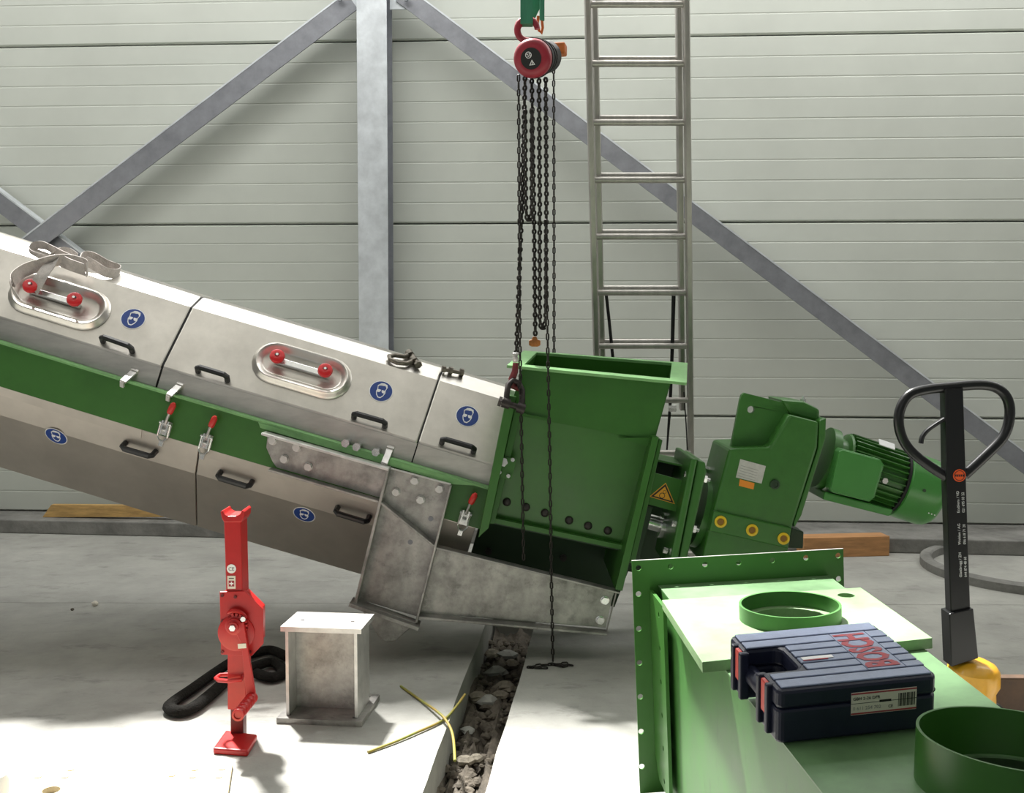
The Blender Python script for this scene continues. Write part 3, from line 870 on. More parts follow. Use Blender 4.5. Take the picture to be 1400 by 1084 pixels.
for x, y in ((985, 713), (1028, 724.5), (1071, 736)):
    f = GF.moved(P(x, y, YG - 0.018))
    if f.n.y > 0: f.n = -f.n
    m = MB().mat('yellow'); m.lathe(f.at(0, 0, 0.0005), f.n, [(0.025, 0), (0.025, 0.006), (0.016, 0.008), (0.014, 0.002)], 20)
    m.mat('brown_plug'); m.cyl(f.at(0, 0, 0.001), f.at(0, 0, 0.004), 0.0135, 14)
    lab(m.build('thread_plug', body, smooth=True), 'yellow plastic ring plug')
p = P(1098, 548, YG + 0.18)
m = MB(); m.cyl(p - V((0, 0, .005)), p + V((0, 0, 0.008)), 0.012, 6); m.cyl(p + V((0, 0, 0.008)), p + V((0, 0, 0.022)), 0.006, 8); m.build('breather', drv, 'steel_bright')

# motor
ma = P(1129, 627, YG + 0.17)
MD = (P(1228, 660, YG + 0.17) - ma).normalized()
mup = V((-MD.z, 0, MD.x)); mside = V((0, -1, 0))
if mup.z < 0: mup = -mup
mot = empty('motor', ma, drv) if False else None
m = MB(); m.lathe(ma - MD * 0.02, MD, [(0.135, 0), (0.135, 0.035), (0.105, 0.037), (0.105, 0.075), (0.13, 0.08), (0.135, 0.088)], 32); m.build('motor_adapter', drv, 'green_cast', smooth=True)
m = MB(); m.lathe(ma + MD * 0.069, MD, [(0.12, 0), (0.12, 0.255)], 36); mbody = m.build('motor', drv, 'green_cast', smooth=True)
for k in range(32):
    a = 2 * math.pi * k / 32
    dirv = mup * math.cos(a) + mside * math.sin(a)
    tv = MD.cross(dirv)
    q = ma + MD * 0.075 + dirv * 0.1195
    m = MB(); m.prism([q - tv * 0.0025, q + tv * 0.0025, q + tv * 0.002 + dirv * 0.02, q - tv * 0.002 + dirv * 0.02], MD * 0.235)
    m.build('cooling_fin', mbody, 'green_cast')
fc = ma + MD * 0.325
m = MB(); m.lathe(fc - MD * 0.012, MD, [(0.139, 0), (0.139, 0.011)], 36); m.build('fan_gap', drv, 'black_rubber', smooth=True)
m = MB(); m.lathe(fc, MD, [(0.142, 0), (0.147, 0.004), (0.147, 0.125), (0.143, 0.148), (0.130, 0.166), (0.105, 0.175)], 40)
fan = m.build('fan_cover', drv, 'green_fan', smooth=True)
for k in range(3):
    q = fc + MD * (0.12 + 0.013 * k) + (mside * math.cos(0.55) - mup * math.sin(0.55)) * 0.1475
    m = MB(); m.cyl(q, q + (mside) * 0.001, 0.003, 6); m.build('vent_dot', fan, 'white')
q = fc + MD * 0.06 + (mside * math.cos(0.05) + mup * math.sin(0.05)) * 0.1472
m = MB(); m.cyl(q, q + mside * 0.004, 0.007, 8); m.build('screw', fan, 'motor_dark')
# terminal box on the camera side
tb0 = YG + 0.17 - 0.175
tb = slab('terminal_box', [(1151, 613.5), (1204, 628), (1209, 636), (1196, 680), (1189, 686), (1138, 673.5), (1134, 668), (1146, 617)], tb0, tb0 + 0.065, 'green_fan', bevel=0.005)
slab('terminal_lid', [(1152, 615), (1203, 629), (1207, 636), (1195, 679), (1188, 684), (1139, 672), (1136, 667), (1147, 618)], tb0 - 0.014, tb0 - 0.001, 'green_fan', bevel=0.004)
slab('motor_feet', [(1128, 672), (1196, 690), (1222, 697), (1216, 706), (1125, 683)], YG + 0.05, YG + 0.30, 'green_fan', bevel=0.006)
nf = ma + MD * 0.20 + mup * 0.128 + mside * 0.07
nfr = Fr(nf, MD, mup * 0.62 - mside * 0.75)
m = MB(); m.box(nfr, -0.035, 0.035, -0.012, 0.022, 0.010, 0.014); m.build('rating_plate', drv, 'white')
# blind plug between terminal box and fan cover
q = P(1209, 657, YG + 0.035); m = MB(); m.cyl(q, q + V((0, -0.012, 0)), 0.013, 6); m.build('cable_gland', drv, 'galv_pale')

# ================================================================== CHAIN HOIST
ha, hb = P(727, 80, 4.20), P(753, 77, 4.62)
hd = (hb - ha).normalized()
hoist = empty('chain_hoist', P(729, 105, 4.3)); tag(hoist, 'hand chain hoist with a red drum cover and dark hanging chains', 'hoist')
m = MB().mat('hoist_red'); m.lathe(ha, hd, [(0.030, -0.012), (0.044, -0.014), (0.062, -0.010), (0.074, 0.0), (0.077, 0.012), (0.077, 0.04)], 36)
cover = m.build('drum_cover', hoist, smooth=True)
_x = hd.cross(V((0, 0, 1))).normalized()
if _x.x < 0: _x = -_x
HF = Fr(ha - hd * 0.0125, _x, _x.cross(hd) * (1 if _x.cross(hd).z > 0 else -1))
if HF.n.y > 0: HF.n = -HF.n
m = MB().mat('black_print'); m.flat(HF, circ(0, 0, 0.042, 28), 0.001, 0.003)
m.mat('white')
m.holed(HF, circ(-0.010, 0.014, 0.013, 18), [ring_holes(-0.010, 0.014, 0.0105, 18)], 0.0026, 0.0036)
for u, v in ((-0.015, 0.017), (-0.006, 0.018), (-0.011, 0.010), (-0.0035, 0.011)):
    m.flat(HF, circ(u, v, 0.0028, 8), 0.0026, 0.0036)
t = [(-0.008, -0.026), (0.016, -0.024), (0.003, -0.004)]
tc = (0.0037, -0.018)
m.holed(HF, t, [[(tc[0] + (u - tc[0]) * .66, tc[1] + (v - tc[1]) * .66) for u, v in reversed(t)]], 0.0026, 0.0036)
m.flat(HF, [(0.002, -0.022), (0.0055, -0.022), (0.005, -0.012), (0.003, -0.012)], 0.0026, 0.0036)
lab(m.build('drum_plate', cover), 'black round plate with white warning symbols')
m = MB(); m.lathe(ha + hd * 0.041, hd, [(0.080, 0), (0.080, 0.02), (0.070, 0.022), (0.070, 0.10), (0.074, 0.102), (0.074, 0.118)], 32); m.build('frame_plates', hoist, 'black_rubber', smooth=True)
m = MB(); m.lathe(ha + hd * 0.16, hd, [(0.06, 0), (0.06, 0.06), (0.05, 0.065)], 28); m.build('load_sheave', hoist, 'stop_orange', smooth=True)
m = MB(); m.lathe(ha + hd * 0.226, hd, [(0.068, 0), (0.068, 0.10), (0.055, 0.115)], 28); m.build('chain_guide', hoist, 'black_rubber', smooth=True)
HG = Fr(ha + hd * 0.345, HF.ex, V((0, 0, 1)))
m = MB(); m.box(HG, -0.02, 0.080, 0.010, 0.060, -0.06, 0.004); m.build('gear_cover', hoist, 'orange', bevel=0.008)
# top hook
hc = P(721, 41, 4.36); R = 0.044
pts = []
for k in range(19):
    a = math.radians(-70 - 285 * k / 18)
    pts.append(hc + V((R * math.cos(a) * 0.95, 0, R * math.sin(a))))
pts = [P(733, 62, 4.36), P(730, 57, 4.36)] + pts
m = MB(); m.tube(pts, [0.010, 0.012] + [0.016 - 0.004 * abs(k - 9) / 9 for k in range(19)], 10); lab(m.build('top_hook', hoist, 'hoist_red', smooth=True), 'dark red suspension hook')

# chains ------------------------------------------------------------
def link_mesh(L, W, r, name):
    m = MB(); path = []
    hw, hl = W / 2 - r, L / 2 - r
    for k in range(4): 
        a = math.pi * k / 3; path.append(V((hw * math.cos(a), 0, hl - hw + hw * math.sin(a))))
    for k in range(4):
        a = math.pi + math.pi * k / 3; path.append(V((hw * math.cos(a), 0, -hl + hw + hw * math.sin(a))))
    m.tube(path, r, 5, closed=True)
    me = bpy.data.meshes.new(name); me.from_pydata(m.v, [], m.f); me.materials.append(MATS['chain_steel']); me.shade_smooth()
    return me, m
hand_me, hand_mb = link_mesh(0.0345, 0.0160, 0.0035, 'hand_link')
load_me, load_mb = link_mesh(0.0290, 0.0225, 0.0052, 'load_link')
def sample(path, pitch):
    path = [V(p) for p in path]; out = []; d0 = 0.0; need = pitch / 2
    for a, b in zip(path, path[1:]):
        L = (b - a).length
        while need <= d0 + L:
            out.append((a.lerp(b, (need - d0) / L), (b - a).normalized())); need += pitch
        d0 += L
    return out
single_left = [290]
rest = MB()
def chain(path, hand):
    pitch = 0.0285 if hand else 0.0192
    me, mb = (hand_me, hand_mb) if hand else (load_me, load_mb)
    for k, (p, t) in enumerate(sample(path, pitch)):
        x = V((0, -1, 0)).cross(t).normalized(); y = t.cross(x)
        M = Matrix((x, y, t)).transposed().to_4x4() @ Matrix.Rotation((math.pi / 2 if k % 2 else 0) + 0.25, 4, 'Z')
        if single_left[0] > 0:
            single_left[0] -= 1
            o = bpy.data.objects.new('chain_link', me); COL.objects.link(o); o.parent = hoist
            o.matrix_local = Matrix.Translation(p - WPOS[hoist.name]) @ M
        else:
            rest.add([p + (M.to_3x3() @ q) for q in mb.v], mb.f)
def pp(pts, Y): return [P(x, y, Y) for x, y in pts]
chain(pp([(709, 102), (710, 300), (711, 480), (713, 600), (716, 765)], 4.17), True)
fl = F(756, 908, 0.006)
chain([P(746, 300, 4.15), P(749, 480, 4.15), P(752, 640, 4.16), P(754, 800, 4.17), V((fl.x, fl.y, 0.03)), fl, F(770, 911, 0.006), F(780, 909, .006), F(772, 907, .006), F(740, 909, .006), F(722, 912, 0.006), F(748, 913, .006)], True)
chain(pp([(757, 92), (757.5, 300), (757.5, 505)], 4.66), True)
chain(pp([(718, 104), (713, 300), (706, 482)], 4.24), False)
chain(pp([(727, 108), (730, 280), (732, 458)], 4.30), False)
chain(pp([(737, 108), (738, 260), (738, 436), (740, 449), (743, 449), (746, 436), (747, 260), (746, 104)], 4.27), False)
chain(pp([(718, 150), (719, 285), (721, 301), (725, 301), (727, 285), (727, 150)], 4.22), False)
o = rest.build('slack_chain', hoist, 'chain_steel', smooth=True, recalc=False); o['kind'] = 'stuff'
p = P(731, 468, 4.30); sf = Fr(p, (1, 0, 0), (0, 0, 1))
m = MB(); m.prism([sf.at(u, v, -0.014) for u, v in [(-.024, -.012), (-.024, .008), (-.012, .012), (-.008, .024), (.008, .024), (.012, .012), (.024, .008), (.024, -.012), (.012, -.018), (-.012, -.018)]], sf.n * 0.028)
m.build('chain_stop', hoist, 'stop_orange', bevel=0.003)
# lower hook
hk = P(705, 490, 4.22)
m = MB(); m.lathe(P(705, 482, 4.22), (0, 0, -1), [(0.011, 0), (0.014, 0.002), (0.014, 0.011), (0.010, 0.013), (0.010, 0.018), (0.013, 0.020), (0.013, 0.036), (0.010, 0.040)], 14); m.build('swivel', hoist, 'galv_pale', smooth=True)
pts = pp([(705, 496), (704, 508), (700, 518), (702, 528), (707, 531), (712, 524)], 4.215)
m = MB(); m.tube(pts, [0.012, 0.014, 0.016, 0.016, 0.014, 0.007], 10); lab(m.build('load_hook', hoist, 'hook_red', smooth=True), 'dark red load hook')

# shackle gripping the hopper plate
def bow(path, r, name, label, pin, material, pinr=None):
    o = empty(name, sum(path, V()) / len(path)); 
    m = MB(); m.tube(path, r, 10); m.build('bow', o, material, smooth=True)
    for e in (path[0], path[-1]):
        d = (pin[1] - pin[0]).normalized()
        m = MB(); m.cyl(e - d * r * 1.3, e + d * r * 1.3, r * 1.75, 14); m.build('eye', o, material, smooth=True)
    m = MB(); m.cyl(pin[0], pin[1], pinr or r * 1.05, 12); m.cyl(pin[0] - (pin[1] - pin[0]).normalized() * 0.014, pin[0] - (pin[1] - pin[0]).normalized() * 0.0005, r * 1.7, 6); m.build('pin', o, material, smooth=True)
    return o
pth = [P(692, 551, 4.16), P(693, 538, 4.17), P(695, 526, 4.185), P(701, 520, 4.20), P(709, 523, 4.20), P(714, 534, 4.185), P(714, 548, 4.17), P(712, 558, 4.16)]
s = bow(pth, 0.0125, 'bow_shackle', '', (P(686, 549.5, 4.16), P(718, 559.5, 4.16)), 'shackle_dark')
tag(s, 'dark bow shackle joining the hoist hook to the green hopper plate', 'shackle')
# shackles lying on the conveyor
FT = Fr(eB[1], eB[2] - eB[1], eA[1] - eB[1])
if FT.n.z < 0: FT.n = -FT.n
FT2 = Fr(eB[2], eB[3] - eB[2], eA[2] - eB[2])
if FT2.n.z < 0: FT2.n = -FT2.n
def ft(x, y, w): return FT.px(x, y, w)
w = 0.016
pth = [ft(566, 492.5, w), ft(556, 497, w), ft(543, 496, w), ft(533, 491, w), ft(532, 487, w), ft(540, 485.5, w), ft(552, 487.5, w), ft(560, 484, w)]
s = bow(pth, 0.0105, 'bow_shackle', '', (ft(571, 497, w + 0.004), ft(560, 481, w)), 'shackle_steel')
tag(s, 'bow shackle lying flat on the bright conveyor top beside the column', 'shackle')
w = 0.018
f2 = lambda x, y: FT2.px(x, y, w)
pth = [f2(609, 504), f2(607, 503), f2(606, 505), f2(612, 508), f2(620, 508.5), f2(626, 508), f2(629, 509)]
o = empty('shackle_bolt', f2(618, 510)); tag(o, 'small steel shackle pin with nuts lying on the conveyor lid joint', 'shackle')
m = MB(); m.cyl(f2(606, 505), f2(633, 510), 0.009, 12); m.build('pin', o, 'shackle_steel', smooth=True)
for x, y, r in ((606.5, 504.5, .015), (616, 506.5, .017), (631, 509, .018)):
    c = f2(x, y); d = (f2(633, 510) - f2(606, 505)).normalized()
    m = MB(); m.cyl(c - d * .009, c + d * .009, r, 8); m.build('nut', o, 'shackle_steel')

# green sling above the hoist and its orange tag
sl = empty('lifting_sling', P(722, 36, 4.36)); tag(sl, 'green webbing sling carrying the chain hoist from above', 'sling')
xw = V((1, 0, 0))
path = [(P(720, 36, 4.37), xw)] + [(P(720, y, 4.345), xw) for y in (32, 10, -40, -160, -330)]
m = MB(); m.ribbon(path, 0.052, 0.006); m.build('strap', sl, 'sling_green')
path = [(P(720, 36, 4.375), xw), (P(724, 30, 4.40), xw), (P(733, 12, 4.41), xw), (P(735, -40, 4.41), xw), (P(735, -160, 4.41), xw), (P(735, -330, 4.41), xw)]
m = MB(); m.ribbon(path, 0.030, 0.006); m.build('strap', sl, 'sling_green')
m = MB(); m.ribbon([(P(741, y, 4.38), V((0.8, 0.6, 0))) for y in (28, 5, -40, -160, -330)], 0.022, 0.006); m.build('strap', sl, 'sling_green')
m = MB(); m.tube(pp([(736, 22), (735, 32), (737, 42), (740, 46), (742, 38), (741, 28)], 4.40), 0.006, 8); lab(m.build('cord_loop', sl, 'orange', smooth=True), 'orange cord loop')

# ================================================================== LADDER
lad = empty('ladder', F(890, 790)); tag(lad, 'tall aluminium extension ladder leaning in front of the panel wall', 'ladder')
def LY(y): return 4.80 + (5.42 - 4.80) * y / 619.0
def lp(x, y, dy=0.0): return P(x, y, LY(y) + dy)
def extend(a, b, z):
    t = (z - a.z) / (b.z - a.z); return a.lerp(b, t)
def stile(x0, y0, x1, y1, dy, z0, z1, name='stile'):
    a, b = lp(x0, y0, dy), lp(x1, y1, dy)
    lo = extend(a, b, z0) if z0 is not None else b
    hi = extend(a, b, z1)
    d = (hi - lo).normalized(); s = V((1, 0, 0)); n = d.cross(s).normalized(); s = n.cross(d)
    m = MB(); rr = [(-.5, -.32), (-.32, -.5), (.32, -.5), (.5, -.32), (.5, .32), (.32, .5), (-.32, .5), (-.5, .32)]
    m.loft([[p + s * (u * 0.030) + n * (v * 0.055) for u, v in rr] for p in (lo, hi)])
    m.build(name, lad, 'aluminium')
stile(803, 0, 815, 480, 0, 0.005, 3.75); stile(938, 0, 943, 480, 0, 0.005, 3.75)
stile(812.5, 0, 823, 480, 0.065, 0.98, 4.1); stile(927.5, 0, 932, 480, 0.065, 0.98, 4.1)
ys = [-160, -77, 6, 87, 167.5, 246, 323.5, 400, 473, 547, 619, 689, 757]
for y in ys:
    xl, xr = 803 + 12 * y / 480, 938 + 5 * y / 480
    m = MB(); a, b = lp(xl, y), lp(xr, y); m.cyl(a, b, 0.0155, 12); m.build('rung', lad, 'aluminium', smooth=True)
for y in ys[:9]:
    xl, xr = 812.5 + 10.5 * y / 480, 927.5 + 4.5 * y / 480
    m = MB(); a, b = lp(xl, y - 6, 0.065), lp(xr, y - 6, 0.065); m.cyl(a, b, 0.0155, 12); m.build('rung', lad, 'aluminium', smooth=True)
m = MB(); m.tube([lp(829, 404, 0.03), lp(833, 440, 0.03), lp(839, 500, 0.04)], 0.009, 6); lab(m.build('support_strap', lad, 'black_rubber'), 'black strap')
m = MB(); m.tube([lp(921, 404, 0.03), lp(919, 480, 0.03), lp(916, 556, 0.03), lp(910, 640, 0.05)], [0.011, 0.010, 0.009, 0.003], 6); lab(m.build('support_strap', lad, 'black_rubber'), 'black strap')
m = MB(); m.tube([lp(935, 536, 0.02), lp(938, 580, 0.02), lp(941, 645, 0.02)], 0.0035, 6); m.build('cord', lad, 'black_rubber')
m = MB(); q = lp(919, 558, 0.0); m.cyl(q - V((.02, 0, 0)), q + V((.02, 0, 0)), 0.02, 8); m.build('strap_buckle', lad, 'steel_bright')

# ================================================================== RED RACK JACK
jf0 = F(316, 1030); jr0 = F(340, 1034)
JY = 3.43
jk = empty('rack_jack', F(322, 1022)); tag(jk, 'red steel rack jack standing upright on its square foot', 'jack')
JW = Fr(P(320, 1000, JY), (1, 0, 0), (0, 0, 1))
def jpoly(pts, y0, y1, name, material='red', bevel=0.003, parent=None):
    m = MB(); m.prism([P(x, y, y0) for x, y in pts], V((0, y1 - y0, 0))); return m.build(name, parent or jk, material, bevel=bevel)
b4 = [F(291, 1031), F(339, 1035), F(352, 1012), F(309, 1006)]
m = MB(); m.prism(b4, V((0, 0, 0.022))); m.build('foot', jk, 'red', bevel=0.006)
jpoly([(315, 955), (332, 955), (333, 1017), (315, 1017)], JY - 0.02, JY + 0.025, 'rack_bar', 'red_dark')
jpoly([(306, 712), (329, 712), (333, 870), (311, 870)], JY - 0.03, JY + 0.055, 'upper_column')
jpoly([(311, 860), (334, 860), (337, 972), (311, 970)], JY - 0.028, JY + 0.05, 'lower_column')
jpoly([(300, 809), (335, 808), (360, 833), (360, 880), (344, 897), (302, 895)], JY - 0.036, JY - 0.026, 'gear_plate', bevel=0.002)
jpoly([(302, 812), (333, 811), (356, 834), (356, 878), (342, 893), (304, 892)], JY - 0.025, JY + 0.045, 'gear_case')
for x, y in ((304, 814), (304, 849), (304, 891), (342, 891), (322, 816), (322, 867)):
    q = P(x, y, JY - 0.037); m = MB(); m.cyl(q, q + V((0, -.004, 0)), 0.0055, 8); m.build('rivet', jk, 'red_dark')
# claw head
m = MB(); cl = [(301, 700), (304, 697.5), (307, 703), (312, 705.5), (322, 705.5), (328, 703), (331, 697), (334, 700), (333, 708), (330, 714), (306, 714), (303, 709)]
m.prism([P(x, y, JY - 0.035) for x, y in cl], V((0, 0.095, 0))); m.build('claw_head', jk, 'red', bevel=0.003)
JG = Fr(P(323, 853, JY - 0.036), (1, 0, 0), (0, 0, 1))
m = MB(); m.lathe(JG.at(0.0, -0.03, 0.0005), JG.n, [(0.062, 0), (0.062, 0.004), (0.054, 0.007)], 28); m.build('gear_boss', jk, 'red', smooth=True)
m = MB(); m.lathe(JG.at(0, 0, 0.008), JG.n, [(0.033, 0), (0.033, 0.012), (0.027, 0.014), (0.027, 0.024), (0.018, 0.026), (0.018, 0.038)], 20); m.build('crank_hub', jk, 'red', smooth=True)
m = MB(); m.hexa(JG, 0, 0, 0.011, 0.0385, 0.052); m.build('hub_nut', jk, 'steel_bright')
# ratchet ring with teeth and pawl
m = MB()
for k in range(9):
    a = math.radians(-60 + 20 * k); f = Fr(JG.at(0.036 * math.cos(a), 0.036 * math.sin(a), 0.006), JG.ex * math.cos(a) + JG.ey * math.sin(a), JG.ey * math.cos(a) - JG.ex * math.sin(a))
    m.box(f, -0.004, 0.007, -0.004, 0.004, 0.002, 0.016)
m.build('ratchet_teeth', jk, 'red')
arc = [JG.at(0.044 * math.cos(math.radians(a)), 0.046 * math.sin(math.radians(a)) + 0.003, 0.014) for a in range(125, 20, -12)]
m = MB(); m.tube(arc, [0.004, 0.007, 0.008, 0.008, 0.008, 0.008, 0.007, 0.006, 0.005][:len(arc)], 8); m.build('pawl', jk, 'red', smooth=True)
q = JG.at(0.030, 0.024, 0.016); m = MB(); m.cyl(q, q + JG.n * 0.012, 0.009, 8); m.build('pawl_bolt', jk, 'steel_bright')
# crank arm and grip
jpoly([(317, 856), (333, 850), (349, 948), (345, 953), (336, 950), (330, 880)], JY - 0.068, JY - 0.056, 'crank_arm', bevel=0.002)
g0, g1 = P(345, 953, JY - 0.056), P(325, 978, JY - 0.215)
pr = [(0.017, 0.0)]
L = (g1 - g0).length
for k in range(6): pr += [(0.020, L * (k + .1) / 6), (0.020, L * (k + .75) / 6), (0.018, L * (k + .9) / 6)]
pr += [(0.020, L), (0.013, L + 0.001), (0.012, L - 0.004)]
m = MB(); m.lathe(g0, g1 - g0, pr, 16); m.build('crank_grip', jk, 'red', smooth=True)
# carrying bow
pth = [P(x, y, Y) for x, y, Y in ((332, 924, JY - .03), (330, 929, JY - .05), (312, 931, JY - .055), (299, 930, JY - .04), (295, 927, JY - .01), (300, 923, JY + .02), (314, 922, JY + .03))]
m = MB(); m.tube(pth, 0.007, 8); m.build('carry_bow', jk, 'red', smooth=True)
# stickers
SF = Fr(P(316.5, 777.5, JY - 0.0305), (1, 0, 0), (0, 0, 1))
m = MB(); m.flat(SF, circ(0, 0, 0.0155, 20), 0.0005, 0.0014); ce = m.build('sticker', jk, 'white')
letters(SF, 'CE', -0.0105, -0.006, 0.017, 'black_print', ce, w=0.0018)
m = MB().mat('off_white'); m.flat(SF, [(-0.014, -0.068), (0.013, -0.068), (0.013, -0.024), (-0.014, -0.024)], 0.0005, 0.0014)
m.mat('hoist_red'); m.flat(SF, [(-0.010, -0.060), (0.009, -0.060), (0.009, -0.040), (-0.010, -0.040)], 0.001, 0.0020)
m.mat('white'); m.flat(SF, [(-0.002, -0.057), (0.001, -0.057), (0.001, -0.043), (-0.002, -0.043)], 0.0016, 0.0026); m.flat(SF, [(-0.0075, -0.052), (0.0065, -0.052), (0.0065, -0.048), (-0.0075, -0.048)], 0.0018, 0.0028)
m.mat('black_print'); m.flat(SF, [(-0.009, -0.034), (0.008, -0.034), (0.008, -0.031), (-0.009, -0.031)], 0.001, 0.0020)
lab(m.build('sticker', jk), 'pale sticker with a white cross on red')
q = Fr(P(331, 883, JY - 0.0685), V((1, 0, 0.06)), (0, 0, 1)); m = MB(); m.box(q, -0.014, 0.014, -0.008, 0.008, 0.0005, 0.0014); m.build('sticker', jk, 'off_white')

# ================================================================== STEEL SPACER BLOCK
blk = empty('steel_spacer', F(445, 975)); tag(blk, 'galvanised steel beam stub with top and base plates standing on the floor', 'steel block')
q4 = [F(378, 989), F(495, 994), F(512, 958), F(404, 952)]
ex = (q4[1] - q4[0]).normalized(); SBF = Fr(q4[0], ex, (0, 0, 1)); bw = (q4[1] - q4[0]).length
bd = 0.27; bh = 0.345
def sp_plate(name, z0, z1, u0, u1, d0, d1, holes):
    f = Fr(SBF.at(0, z0, 0), ex, -SBF.n)          # ey runs away from the camera
    m = MB(); m.holed(f, [(u0, d0), (u1, d0), (u1, d1), (u0, d1)], [list(reversed(circ(a, b, 0.008, 12))) for a, b in holes], 0, (z1 - z0) if f.n.z > 0 else -(z1 - z0))
    m.build(name, blk, 'galv_pale' if z0 > 0.1 else 'galv')
sp_plate('base_plate', 0.0, 0.020, 0, bw, 0, bd, [(0.035, 0.035), (bw - 0.035, 0.035), (0.035, bd - .03), (bw - .035, bd - .03)])
sp_plate('top_plate', bh - 0.018, bh, 0.012, bw - 0.005, 0.02, 0.215, [(0.065, 0.11), (bw - 0.06, 0.11)])
for u in (0.026, bw - 0.034):
    m = MB(); m.box(SBF, u, u + 0.011, 0.0205, bh - 0.0185, -0.205, -0.03); m.build('side_flange', blk, 'galv_pale')
m = MB(); m.box(SBF, 0.0375, bw - 0.0345, 0.0205, bh - 0.0185, -0.125, -0.115); m.build('web', blk, 'galv')

# ================================================================== SLINGS, WIRES, BITS ON THE FLOOR
def smooth_path(pts, n=5):
    pts = [V(p) for p in pts]; out = []
    for i in range(len(pts) - 1):
        p0, p1, p2, p3 = pts[max(i - 1, 0)], pts[i], pts[i + 1], pts[min(i + 2, len(pts) - 1)]
        for k in range(n):
            t = k / n
            out.append(0.5 * ((2 * p1) + (p2 - p0) * t + (2 * p0 - 5 * p1 + 4 * p2 - p3) * t * t + (3 * p1 - p0 - 3 * p2 + p3) * t ** 3))
    out.append(pts[-1]); return out
r = 0.024
sp = [(395, 899, r), (372, 889, r), (350, 892, r), (322, 902, r * 2), (296, 918, r), (262, 942, r), (236, 960, r), (232, 968, r), (246, 972, r), (266, 966, r), (294, 944, r), (318, 922, r), (345, 912, r * 1.6), (372, 905, r), (388, 918, r), (372, 926, r), (350, 920, r)]
m = MB(); m.tube(smooth_path([F(x, y, z) for x, y, z in sp]), r, 10, flat=0.8)
o = m.build('round_sling', None, 'black_web', smooth=True); tag(o, 'black round sling lying in loops behind the red jack', 'sling')
for k, (pts, lb) in enumerate([([(548, 938, .006), (575, 957, .008), (597, 972, .02), (610, 985, .022), (619, 1005, .012), (622, 1040, .006)], 'yellow green wire bent downwards over the slab edge'),
                              ([(503, 1028, .006), (540, 1014, .007), (570, 1001, .008), (605, 985, .007), (622, 968, .012), (636, 949, .03)], 'yellow green wire reaching across the slab towards the trench')]):
    m = MB(); m.tube(smooth_path([F(x, y, z) for x, y, z in pts]), 0.0048, 8)
    o = m.build('earth_wire', None, 'wire_jacket', smooth=True); tag(o, lb, 'wire', 'earth wires by the trench')
m = MB(); rock(m, F(130, 825, 0.012), 0.018, 0.8, 5); o = m.build('pebble', None, 'off_white'); tag(o, 'small pale pebble alone on the grey floor', 'pebble')
m = MB(); rock(m, F(99, 833, 0.006), 0.011, 0.6, 8); o = m.build('pebble', None, 'rubble'); tag(o, 'tiny dark crumb on the floor beside a pale pebble', 'pebble')
# plywood sheet with a hole and bolt marks
bz = 0.018
c4 = [F(58, 1046, bz), F(318, 1040, bz), F(306, 1120, bz), F(-20, 1120, bz)]
PF = Fr(c4[3], c4[2] - c4[3], V((0, 1, 0)))
pu = lambda x, y: (lambda d: (d.dot(PF.ex), d.dot(PF.ey)))(F(x, y, bz) - PF.o)
m = MB(); m.holed(PF, [pu(-20, 1120), pu(306, 1120), pu(318, 1042), pu(58, 1048)], [list(reversed(circ(*pu(70, 1080), 0.026, 18)))], -bz, 0)
ply = m.build('plywood_sheet', None, 'plywood'); tag(ply, 'pale plywood board with a round hole lying in the sunlight', 'board')
for x, y in ((52, 1062), (97, 1052), (89, 1062), (263, 1062), (266, 1052), (299, 1062), (303, 1051), (235, 1060)):
    u, v = pu(x, y); m = MB(); m.lathe(PF.at(u, v, 0.0003), PF.n, [(0.011, 0), (0.011, 0.002), (0.006, 0.0035)], 12); m.build('screw_head', ply, 'plywood')
m = MB(); q = F(-6, 1112); m.lathe(q, (0, 0, 1), [(0.038, 0), (0.038, 0.10), (0.033, 0.115), (0.018, 0.122)], 20)
o = m.build('pipe_stub', None, 'white', smooth=True); tag(o, 'short pale capped pipe stub beside the plywood board', 'pipe')

# grey webbing strap dropped over the conveyor
wb = empty('webbing_strap', P(80, 365, YC + 0.2)); tag(wb, 'crumpled grey webbing strap draped over the conveyor and its hatch', 'strap')
def rib(pts, wid):
    """pts: x, y, depth, width direction dx, dz, dy"""
    c = smooth_path([P(a[0], a[1], YC + a[2]) for a in pts], 4)
    wv = smooth_path([V((a[3], a[5] if len(a) > 5 else 0, a[4])) for a in pts], 4)
    m = MB(); m.ribbon(list(zip(c, wv)), wid, 0.004); m.build('strap_loop', wb, 'webbing', smooth=True)
rib([(24, 404, .00, .5, -.8), (16, 394, .0, .3, -.9), (19, 381, .02, -.2, 1, -.2), (33, 370, .06, -.1, 1, -.2), (52, 363, .09, 0, 1, -.5), (70, 357, .11, .2, .9, -.6), (92, 356, .12, .2, 1, -.3), (118, 363, .12, .1, 1, -.2), (118, 370, .11, .1, 1, -.2)], 0.056)
rib([(46, 396, .03, .5, -.8), (55, 381, .04, .8, -.4, -.2), (66, 365, .08, .9, -.3, -.3), (80, 356, .12, .5, .8, -.3), (96, 362, .10, .1, 1, -.3), (116, 369, .10, .0, 1, -.3)], 0.054)
rib([(90, 357, .16, .2, .9), (70, 355, .18, .1, 1), (48, 350, .20, 0, 1), (40, 344, .22, 0, 1), (44, 337, .24, 0, 1), (58, 335, .25, 0, 1, -.3), (72, 341, .24, .2, .9, -.4), (90, 350, .22, .2, .9, -.4), (108, 357, .20, .2, .9, -.3)], 0.036)
rib([(66, 352, .22, .5, .8), (78, 343, .24, .6, .7), (92, 344, .24, .5, .8), (104, 352, .22, .4, .8)], 0.040)
